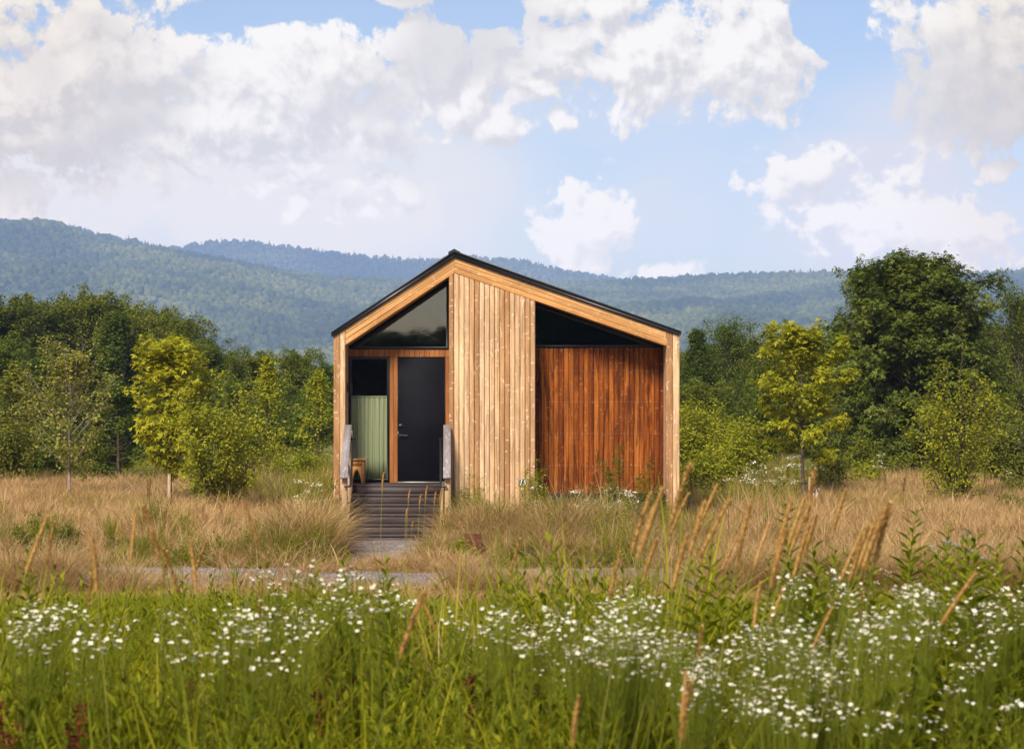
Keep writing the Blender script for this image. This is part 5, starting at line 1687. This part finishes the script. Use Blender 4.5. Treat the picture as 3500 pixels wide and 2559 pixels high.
for px, row in tips:
    if row > 1320 and rs.rand() < .45: continue
    k = rs.randint(6); H = (1.30 + .05 * k); Yt = rs.uniform(5.5, 7.6)
    sp_ = None
    if row < 1300:
        xt = (px - 1130) * Yt / F22; zt_ = ZC - (row - 833) * Yt / F22; gz = float(ground_z(xt, Yt)); sc = (zt_ - gz) / H
        sc = min(max(sc, .5), 1.25)
    else:
        sc = rs.uniform(.62, .8); s_ = near_spot(px, row, H * sc, 4.2)
        if s_ is None: continue
        xt, Yt, gz = s_
    lean_right = px > 1350
    rz = rs.normal(0, .5) if lean_right else rs.uniform(0, 6.28)
    off = (.10 + .03 * k) * H * sc + .004
    put(gp, us, k, (xt - off * math.cos(rz), Yt - off * math.sin(rz), gz), rz, sc, (rs.normal(0, .05), rs.normal(0, .05)))
# a few beside the path and steps
sgp = two_part('grass_stalk', 'golden seed head growing beside the steps and the gravel path', 'grass stalk', 'golden seed heads by the steps',
               [('stalk', (lambda m_: (m_.tube([(0, 0, 0), (.01, 0, .45), (.035, 0, .9)], .005, 5), m_)[1])(MB()), [M['stemdry']]),
                ('seed_head', (lambda m_: (seed_spike(m_, np.random.RandomState(3), np.stack([.035 + .0 * np.linspace(0, 1, 7) + .03 * np.linspace(0, 1, 7) ** 2, np.zeros(7), np.linspace(.88, 1.14, 7)], 1), .017, 120), m_)[1])(MB()), [M['seed']])])
first = True
for px, row, Y in ((840, 1042, 36.8), (897, 1080, 37.2), (922, 1090, 37.0), (935, 1072, 37.3), (955, 1085, 37.6), (968, 1080, 36.6), (905, 1150, 36.4), (893, 1122, 36.2), (975, 1135, 36.4), (1255, 1100, 36.5), (1040, 1120, 35.8), (1010, 1150, 35.6)):
    o = sgp if first else copy_tree(sgp); first = False
    x = (px - 1130) * Y / F22; z = float(ground_z(x, Y)); s = (ZC - (row - 833) * Y / F22 - z) / 1.14
    o.location = (x, Y, z); o.scale = (1, 1, s); o.rotation_euler = (0, 0, rs.uniform(-.9, .9))

# dock with rusty seed spikes
dp = []
for k in range(4):
    r_ = np.random.RandomState(700 + k); st, sd = MB(), MB(); H = .95
    for j in range(1 + k % 2):
        b = np.array([r_.normal(0, .03), r_.normal(0, .03), 0]); hh = H * r_.uniform(.85, 1)
        top, P = leafy_stem(st, r_, hh, 8, .10, b, .12, 1, 0, w=.3, r=.004)
        n = 300; t = .45 + .55 * r_.rand(n) ** .9; C = np.stack([np.interp(t, np.linspace(0, 1, 6), P[:, c]) for c in range(3)], 1)
        C += r_.normal(0, 1, (n, 3)) * np.array([.015, .015, .008]) * (1.5 - t)[:, None] * 1.3
        add_leaves(sd, C, r_, .016, 'oval', .9, .2, .3)
    dp.append(two_part('dock', 'rusty red dock spike gone to seed standing in the dry grass', 'weed', 'dock spikes in the dry grass', [('stem', st, [M['weed'], M['stembrown']]), ('seed_spike', sd, [M['dock']])]))
us = set()
for px, row, Y in ((328, 1055, 47), (492, 1118, 42), (605, 1088, 43), (637, 1100, 41.5), (452, 1135, 41), (400, 1165, 39), (575, 1105, 45), (420, 1120, 46), (1742, 1030, 53), (1865, 1042, 52), (1992, 1050, 50), (2040, 1045, 54), (2150, 1035, 54), (2175, 1040, 55), (1500, 1050, 46), (1530, 1040, 47), (1660, 1058, 51), (1725, 1040, 52), (1952, 1040, 55), (615, 1090, 44)):
    k = rs.randint(4); x = (px - 1130) * Y / F22; z = float(ground_z(x, Y)); s = np.clip((ZC - (row - 833) * Y / F22 - z) / .95, .5, 1.4)
    put(dp, us, k, (x, Y, z), rs.uniform(0, 6.28), s)
np_ = []
for k in range(2):
    d_ = copy_tree(dp[k]); d_['label'] = 'dark red dock spike rising from the tall green near meadow'; d_['group'] = 'dock spikes in the near meadow'; np_.append(d_)
us = set()
for px, row in ((10, 1425), (40, 1440), (0, 1470), (735, 1395), (745, 1370), (722, 1440), (1412, 1390), (1420, 1420), (868, 1500), (615, 1340), (1180, 1380), (1060, 1345), (1630, 1590), (1268, 1330), (175, 1480), (395, 1375)):
    k = rs.randint(2); sc = rs.uniform(.7, .95); s_ = near_spot(px, row, .95 * sc)
    if s_ is None: continue
    put(np_, us, k, s_, rs.uniform(0, 6.28), sc * .9)

# tall leafy goldenrod shoots not yet in flower
gr = []
for k in range(4):
    r_ = np.random.RandomState(800 + k); st, lf = MB(), MB(); H = 1.0
    top, P = leafy_stem(st, r_, H, 1, .01, (0, 0, 0), .14, 0, 0, r=.004)
    nl = 70; t = .1 + .9 * (np.arange(nl) + r_.rand(nl)) / nl; C = np.stack([np.interp(t, np.linspace(0, 1, 6), P[:, c]) for c in range(3)], 1)
    a = np.arange(nl) * 2.4; d = unit(np.stack([np.cos(a), np.sin(a), .55 + .5 * t], 1)); s = np.stack([-np.sin(a), np.cos(a), 0 * a], 1); l = (.13 * np.interp(t, [0, .5, .85, 1], [.7, 1, .75, .45]) * r_.uniform(.8, 1.2, nl))[:, None]
    V = np.stack([C, C + d * l * .45 + s * l * .11, C + d * l - np.array([0, 0, 1.]) * l * .25, C + d * l * .45 - s * l * .11], 1)
    lf.add(V.reshape(-1, 3), np.arange(nl)[:, None] * 4 + np.arange(4)[None])
    gr.append(two_part('goldenrod', 'tall leafy green goldenrod shoot standing above the near meadow', 'weed', 'leafy shoots over the near meadow', [('stem', st, [M['stemgreen']]), ('foliage', lf, [M['weed']])]))
us = set()
for px, row in ((1955, 1128), (1772, 1110), (1865, 1190), (1800, 1240), (2060, 1175), (2092, 1180), (2210, 1190), (2142, 1200), (2180, 1240), (1700, 1235), (1740, 1220), (1820, 1215), (1900, 1250), (2010, 1230), (2240, 1250), (1660, 1262),
                (80, 1215), (452, 1290), (585, 1300), (648, 1290), (700, 1240), (745, 1245), (330, 1300), (880, 1240), (525, 1310), (1600, 1250), (1950, 1215), (1690, 1200), (1735, 1240), (1790, 1190), (1840, 1225), (1985, 1205), (2025, 1240), (2070, 1215), (2105, 1225), (2160, 1215), (2195, 1235), (2225, 1210), (2250, 1200), (1880, 1215), (1760, 1265), (2120, 1240), (2085, 1235), (1130, 1300)):
    Y = rs.uniform(7, 9.5); x = (px - 1130) * Y / F22; gz = float(ground_z(x, Y)); s = np.clip(ZC - (row - 833) * Y / F22 - gz, .45, 1.25)
    put(gr, us, rs.randint(4), (x, Y, gz), rs.uniform(0, 6.28), s, (rs.normal(0, .05), rs.normal(0, .05)))
# single weeds by the cabin and along the verge
one = [('weed', 'willow like seedling beside the house number plate', 1176, 39.6, 1018, .30, 'leaf_lime'),
       ('weed', 'feathery green weed standing before the red brown cladding', 1352, 39.4, 985, .30, 'leaf_mid'),
       ('weed', 'green weed growing at the right end of the red brown cladding', 1428, 39.5, 1015, .32, 'leaf_mid'),
       ('weed', 'bushy weed beside the right stair post', 1038, 39.4, 1048, .42, 'leaf_lime'),
       ('shrub', 'soft grey green bush in front of the right cabin corner', 1432, 38.2, 1088, .48, 'leaf_mid'),
       ('weed', 'bright lime weed spike in front of the grey green bush', 1372, 37.2, 1115, .22, 'leaf_lime'),
       ('weed', 'pale green feathery weed in the dry grass left of the path', 418, 36.4, 1175, .26, 'leaf_lime'),
       ('weed', 'yellow tinged low bush on the road verge', 430, 35.6, 1222, .24, 'leaf_yellow'),
       ('weed', 'dark leafy weed on the road verge at the clump of tall stems', 160, 35.6, 1210, .30, 'leaf_mid'),
       ('weed', 'tall thin dark stemmed weed clump rising from the verge', 75, 35.6, 1130, .34, 'leaf_dark'),
       ('weed', 'second thin stemmed weed clump in the dry grass', 145, 36.6, 1150, .26, 'leaf_dark'),
       ('weed', 'leafy weed with branching stems in the dry grass', 265, 36.2, 1185, .34, 'leaf_mid'),
       ('weed', 'round leafed weed next to the branching weed', 312, 36.0, 1195, .28, 'leaf_mid'),
       ('weed', 'light green weed near the grass left of the path', 578, 36.6, 1170, .36, 'leaf_lime'),
       ('weed', 'dark green weed pressed against the left stair post', 728, 39.0, 1062, .32, 'leaf_dark'),
       ('weed', 'leafy weed in front of the steel light box', 1016, 35.4, 1192, .20, 'leaf_lime'),
       ('weed', 'dark leafed low plant on the verge before the tan tussocks', 1165, 34.9, 1222, .34, 'leaf_mid'),
       ('weed', 'green weed mound right of the tan tussocks', 1330, 36.4, 1135, .50, 'leaf_mid'),
       ('weed', 'low green bush at the meadow edge near the big shrub', 2235, 46, 1085, .5, 'leaf_mid'),
       ('weed', 'green weeds under the fan shaped shrub', 1480, 36, 1190, .4, 'leaf_lime')]
for q, (nm, lab, px, Y, row, Rr, lm) in enumerate(one):
    x = (px - 1130) * Y / F22; z = float(ground_z(x, Y)); H = max(.3, ZC - (row - 833) * Y / F22 - z)
    wd, fo = make_shrub(1200 + q, H, Rr, 12, int(1100 + 700 * H), .055, .035, w=.34, low=.12, flare=.8, sr=.006, twigs=3)
    if lab.startswith('green weeds under'): lab = 'green weed clump at the roadside below the golden seed heads'
    plant(nm, lab, 'weed' if nm == 'weed' else 'shrub', wd, fo, M['stemgreen'], M[lm], (x, Y, z), pw='stems', pf='foliage')
# thistles
tp = []
for k in range(2):
    r_ = np.random.RandomState(860 + k); st, fl = MB(), MB(); top, P = leafy_stem(st, r_, .85, 18, .11, (0, 0, 0), .1, 1, 0, w=.22, r=.004)
    for q in range(5):
        a = q * 2.4; e = top + np.array([.05 * math.cos(a), .05 * math.sin(a), r_.uniform(.0, .08)]); st.tube([P[4], e], .0015, 3, 1, False)
        st.tube([e - np.array([0, 0, .012]), e, e + np.array([0, 0, .008])], [.003, .008, .006], 6, 1)
        C = np.repeat((e + np.array([0, 0, .008]))[None], 26, 0) + r_.normal(0, .002, (26, 3)); add_leaves(fl, C, r_, .016, 'needle', .2, .0, -1.6)
    tp.append(two_part('thistle', 'pale purple thistle rising at the back of the near meadow', 'wildflower', 'purple thistles', [('leafy_stem', st, [M['weed'], M['stemgreen']]), ('blossom', fl, [M['thistle']])]))
us = set()
for px, row in ((2102, 1192), (2125, 1200), (2140, 1222), (2150, 1235), (2075, 1212)):
    Y = rs.uniform(8, 10); x = (px - 1130) * Y / F22; gz = float(ground_z(x, Y)); s = np.clip((ZC - (row - 833) * Y / F22 - gz) / .9, .5, 1.3)
    put(tp, us, rs.randint(2), (x, Y, gz), rs.uniform(0, 6.28), s)
for lst, u_ in ((tp, us),):
    for k in range(len(lst)):
        if k not in u_:
            for c in list(lst[k].children): bpy.data.objects.remove(c)
            bpy.data.objects.remove(lst[k])

# ---- stakes, tree tie and plastic scrap
x, Y, z = spot(1773, 1110)
mb = MB(); mb.box(-.024, .024, -.02, .02, -.1, .62, 0, 'z', .004); s_ = mb.obj('wooden_stake', M['stake'], None, False, (x + .13, Y - .03, z)); s_.rotation_euler = (.02, .03, .3)
tag(s_, 'short wooden stake beside the bare trunk of the bright yellow sapling', 'stake')
mb = MB(); mb.tube([(.075 * math.cos(a), .065 * math.sin(a), .01 * math.sin(2 * a)) for a in np.linspace(0, 6.28, 16)], .014, 6)
mb.tube([(.07, 0, 0), (.13, -.02, .0)], .012, 6); s_ = mb.obj('tree_tie', M['black'], None, True, (x, Y, z + .47)); tag(s_, 'black strap tie looped round the bright yellow sapling trunk', 'tree tie')
bm = bmesh.new(); bmesh.ops.create_grid(bm, x_segments=10, y_segments=10, size=.13)
for v in bm.verts:
    v.co.z = .11 * math.sin(v.co.x * 24 + 1) * math.cos(v.co.y * 19) + .5 * v.co.y + .12
mb = MB(); mb.bm(bm); m_, t_, o_ = mat('striped_plastic')
w_ = t_.node('ShaderNodeTexWave'); w_.inputs['Scale'].default_value = 3.2; w_.inputs['Distortion'].default_value = 5; t_.put(w_.inputs['Vector'], tc(t_))
principled(t_, o_, t_.mix(t_.map(w_.outputs[1], .55, .65), (.012, .012, .014), (.7, .7, .7)), .35, .5)
s_ = mb.obj('plastic_sheet', m_, None, True, (x + .26, Y - .1, z + .10)); sm = s_.modifiers.new('thick', 'SOLIDIFY'); sm.thickness = .004
tag(s_, 'crumpled black and white plastic scrap at the foot of the bright yellow sapling', 'plastic')
x, Y, z = spot(375, 1118)
mb = MB(); mb.box(-.035, .035, -.025, .025, -.1, .78, 0, 'z', .004); s_ = mb.obj('wooden_stake', M['stake'], None, False, (x + .0, Y - .14, z)); s_.rotation_euler = (0, .01, .2)
tag(s_, 'pale wooden stake in front of the slender yellow green sapling', 'stake')

# =================================================================== HAZE
m_, t_, o_ = mat('valley_haze')
pv = t_.node('ShaderNodeVolumePrincipled'); pv.inputs['Color'].default_value = (.43, .60, 1.0, 1); pv.inputs['Density'].default_value = .000165; pv.inputs['Anisotropy'].default_value = 0.
t_.l.new(pv.outputs[0], o_.inputs['Volume'])
mb = MB(); mb.box(-3600, 3600, -420, 8000, -3.0, 492); tag(mb.obj('haze', m_), kind='stuff')

# =================================================================== SKY, SUN, CAMERA
SUN_EL, SUN_AZ = R(43), R(-161)        # azimuth from +Y towards +X: light from behind the viewer's left shoulder
wd_ = bpy.data.worlds.new('World'); SC.world = wd_; wd_.use_nodes = True
t = NT(wd_.node_tree); t.n.clear()
wo = t.node('ShaderNodeOutputWorld'); bg = t.node('ShaderNodeBackground'); t.l.new(bg.outputs[0], wo.inputs[0])
sky = t.node('ShaderNodeTexSky', sky_type='NISHITA'); sky.sun_disc = False; sky.sun_elevation = SUN_EL; sky.sun_rotation = SUN_AZ
sky.air_density = 1.0; sky.dust_density = 1.2; sky.ozone_density = 1.5

CLOUD_LIT, CLOUD_SHADE, CLOUD_VEIL = (.585, .562, .520), (.405, .385, .362), (.455, .445, .465)
# cloud deck: a density function over direction (x/y, z/y), i.e. on a far vertical plane of air
cg = bpy.data.node_groups.new('cloud_density', 'ShaderNodeTree')
cg.interface.new_socket('P', in_out='INPUT', socket_type='NodeSocketVector')
cg.interface.new_socket('Density', in_out='OUTPUT', socket_type='NodeSocketFloat')
cg.interface.new_socket('Veil', in_out='OUTPUT', socket_type='NodeSocketFloat')
c = NT(cg); gi = c.node('NodeGroupInput'); go = c.node('NodeGroupOutput'); P0 = gi.outputs[0]


def bumps(lst, lo=1.0, hi=.0, smooth=False):
    acc = None
    for (px, row, rx, ry, wgt) in lst:
        ctr = ((px - 1130) / 459.7, (833 - row) / 459.7, 0); inv = (459.7 / rx, 459.7 / ry, 0)
        d = c.vmath('MULTIPLY', c.vmath('SUBTRACT', P0w, ctr), inv)
        l = c.vmath('LENGTH', d, None, 1)
        v = c.map(l, lo, hi, 0., wgt, smooth)
        acc = v if acc is None else (c.math('SMOOTH_MAX', acc, v, .12) if wgt > 0 else c.math('ADD', acc, v))
    return acc


wq = c.noise(P0, 1.7, 2, .5, 0, '2D', 1)
P0w = c.vmath('ADD', P0, c.vmath('SCALE', c.vmath('SUBTRACT', wq, (.5, .5, .5)), .17))
shape = bumps([(130, 200, 680, 330, 1.5), (640, 215, 540, 270, 1.5), (250, 60, 420, 90, 1.0), (960, 165, 300, 200, 1.4), (1190, 120, 270, 190, 1.4), (1430, 130, 330, 240, 1.5), (1640, 135, 290, 200, 1.5), (1700, 40, 210, 140, 1.2),
               (2140, 130, 330, 290, 1.5), (2280, 60, 280, 240, 1.3), (900, 20, 190, 50, 1.0), (1300, 0, 260, 130, 1.2), (10, 470, 210, 160, 1.2),
               (1092, 275, 118, 66, 1.25), (1218, 264, 80, 42, 1.1), (940, 302, 60, 46, .95), (1332, 335, 66, 46, .85), (1240, 340, 40, 24, .75),
               (1285, 500, 165, 160, 1.9), (1245, 405, 72, 52, 1.2), (1450, 608, 170, 50, 1.1), (1765, 380, 240, 150, 1.15), (2030, 378, 105, 70, 1.1), (2212, 368, 78, 44, .95),
               (2060, 520, 430, 150, 1.25), (1735, 195, 130, 44, 1.1), (1840, 135, 70, 56, .8), (720, 420, 330, 120, .85), (1210, 520, 120, 50, .45)])
holes = bumps([(565, 34, 170, 52, -1.3), (1830, 50, 85, 85, -2.0), (810, 36, 70, 28, -1.0), (1060, 22, 120, 40, -1.2), (1890, 190, 130, 130, -.8), (1500, 350, 300, 80, -.5), (1500, 440, 200, 70, -.4)], 1.0, .2)
shape = c.math('ADD', shape, holes)
n1 = c.noise(P0w, 2.1, 5, .5, 0, '2D'); n2 = c.noise(P0w, 8.5, 8, .66, .0, '2D')
bil = None
for sc_, am in ((2.6, .55), (5.6, .32), (12.5, .2)):
    q_ = c.math('MULTIPLY', c.math('ABSOLUTE', c.math('MULTIPLY_ADD', c.noise(c.vmath('ADD', P0w, (sc_ * 3.1, sc_ * 1.7, 0)), sc_, 0, .5, 0, '2D'), 2., -1.)), am)
    bil = q_ if bil is None else c.math('ADD', bil, q_)
nz = c.math('MULTIPLY', c.math('SUBTRACT', n1, .5), 1.0)
nz = c.math('ADD', nz, c.math('MULTIPLY', c.math('SUBTRACT', n2, .5), 1.75))
nz = c.math('ADD', nz, c.math('SUBTRACT', bil, .27))
d = c.math('ADD', shape, c.math('MULTIPLY', nz, c.map(shape, .0, .4, .25, 1.)))
c.l.new(d, go.inputs[0])
veil = bumps([(560, 410, 960, 370, 1.9), (60, 440, 760, 300, 2.4), (1050, 430, 380, 140, .7), (1950, 400, 460, 230, 1.4), (2050, 530, 560, 220, 1.7), (1480, 430, 320, 220, .75), (1250, 240, 640, 150, .8), (2000, 250, 330, 170, .8), (800, 560, 700, 110, .8)], 1.0, .0, True)
veil = c.math('MULTIPLY', veil, c.map(c.noise(P0w, 1.3, 6, .55, 0, '2D'), .25, .62, .5, 1.))
c.l.new(c.math('MINIMUM', veil, 1.0), go.inputs[1])

dirv = tc(t, 'Generated'); dx_, dy_, dz_ = t.sep(dirv)
yy = t.math('MAXIMUM', t.math('ABSOLUTE', dy_), .06)
P = t.xyz(t.math('DIVIDE', t.math('MULTIPLY', dx_, 10.), yy), t.math('DIVIDE', t.math('MULTIPLY', dz_, 10.), yy), 0.)


def dens(off):
    g = t.node('ShaderNodeGroup'); g.node_tree = cg
    t.put(g.inputs[0], t.vmath('ADD', P, off) if off else P)
    return g.outputs


D0 = dens(None); D1 = dens((-.05, .085, 0))
soft = t.map(t.sep(P)[1], .2, .62, .62, .36)         # low clouds melt into the haze
mask = t.map(t.math('DIVIDE', t.math('SUBTRACT', D0[0], .34), soft), 0., 1.)
lit = t.map(t.math('SUBTRACT', D0[0], D1[0]), -.62, .50)
lit = t.math('ADD', lit, t.map(t.sep(P)[1], .95, .62, 0., .45), clamp=True)
shade = t.mix(lit, CLOUD_SHADE, CLOUD_LIT)
low_ = t.noise(t.vmath('MULTIPLY', P, (.55, 1.0, 0)), 1.35, 4, .5, .3, '2D')       # broad grey undersides
shade = t.mix(t.math('MULTIPLY', t.math('MULTIPLY', t.map(low_, .44, .62), t.map(t.sep(P)[1], .75, 1.0)), .70), shade, tuple(v * .94 for v in CLOUD_SHADE))
skyc = t.mix(1.0, sky.outputs[0], (.068, .066, .074), 'MULTIPLY')
px_ = t.sep(P)[0]; pz_ = t.sep(P)[1]
veilc = t.mix(t.map(px_, -.6, .9), (.515, .485, .440), (.430, .420, .435))
base = t.mix(t.math('MULTIPLY', D0[1], .92, clamp=True), skyc, veilc)
warm = t.map(px_, -1.2, -2.4)
warm = t.math('MAXIMUM', warm, t.map(px_, 1.7, 2.5))
shade = t.mix(warm, shade, t.mix(1.0, shade, (.95, .885, .785), 'MULTIPLY'))
col_ = t.mix(mask, base, shade)
# the sky stands beyond the valley air: brighter low down, where it is seen through more of it
pl_ = t.math('MINIMUM', t.math('DIVIDE', 4900., t.math('MAXIMUM', pz_, .05)), 8000.)
bo_ = t.math('MULTIPLY_ADD', t.math('EXPONENT', t.math('MULTIPLY', pl_, .000165)), .42, .58)
col_ = t.mix(1.0, col_, t.xyz(t.math('MULTIPLY_ADD', bo_, 1.15, -.15), t.math('MULTIPLY_ADD', bo_, .92, .08), t.math('MULTIPLY_ADD', bo_, .6, .4)), 'MULTIPLY')
# below the horizon: plain dull ground light
col_ = t.mix(t.map(dz_, -.002, -.02), col_, (.12, .12, .08))
t.l.new(col_, bg.inputs[0]); bg.inputs[1].default_value = 1.0
wd_.cycles.sampling_method = 'MANUAL'; wd_.cycles.sample_map_resolution = 512

sun = bpy.data.lights.new('sun', 'SUN'); sun.energy = 4.0; sun.angle = R(16); sun.color = (1.0, .915, .78)
so = bpy.data.objects.new('sun', sun); COL.objects.link(so)
dv = Vector((math.sin(SUN_AZ) * math.cos(SUN_EL), math.cos(SUN_AZ) * math.cos(SUN_EL), math.sin(SUN_EL)))
so.rotation_euler = dv.to_track_quat('Z', 'Y').to_euler(); so.location = (-20, -20, 40)

cd = bpy.data.cameras.new('camera'); cam = bpy.data.objects.new('camera', cd); COL.objects.link(cam)
cam.location = (0, 0, ZC); cam.rotation_euler = (R(90), 0, 0)
cd.sensor_width = 36; cd.lens = 36 * F35 / 3500; cd.shift_y = (1290 - 1279.5) / 3500
cd.clip_start = .1; cd.clip_end = 40000
cd.dof.use_dof = True; cd.dof.focus_distance = 40; cd.dof.aperture_fstop = 8.0
SC.camera = cam

SC.render.engine = 'CYCLES'
cy = SC.cycles
cy.use_denoising = True; cy.denoiser = 'OPENIMAGEDENOISE'
cy.max_bounces = 6; cy.diffuse_bounces = 2; cy.glossy_bounces = 2; cy.transmission_bounces = 4; cy.transparent_max_bounces = 8; cy.volume_bounces = 1
cy.caustics_reflective = False; cy.caustics_refractive = False
SC.view_settings.view_transform = 'Standard'; SC.view_settings.look = 'None'; SC.view_settings.exposure = .8; SC.view_settings.gamma = 1
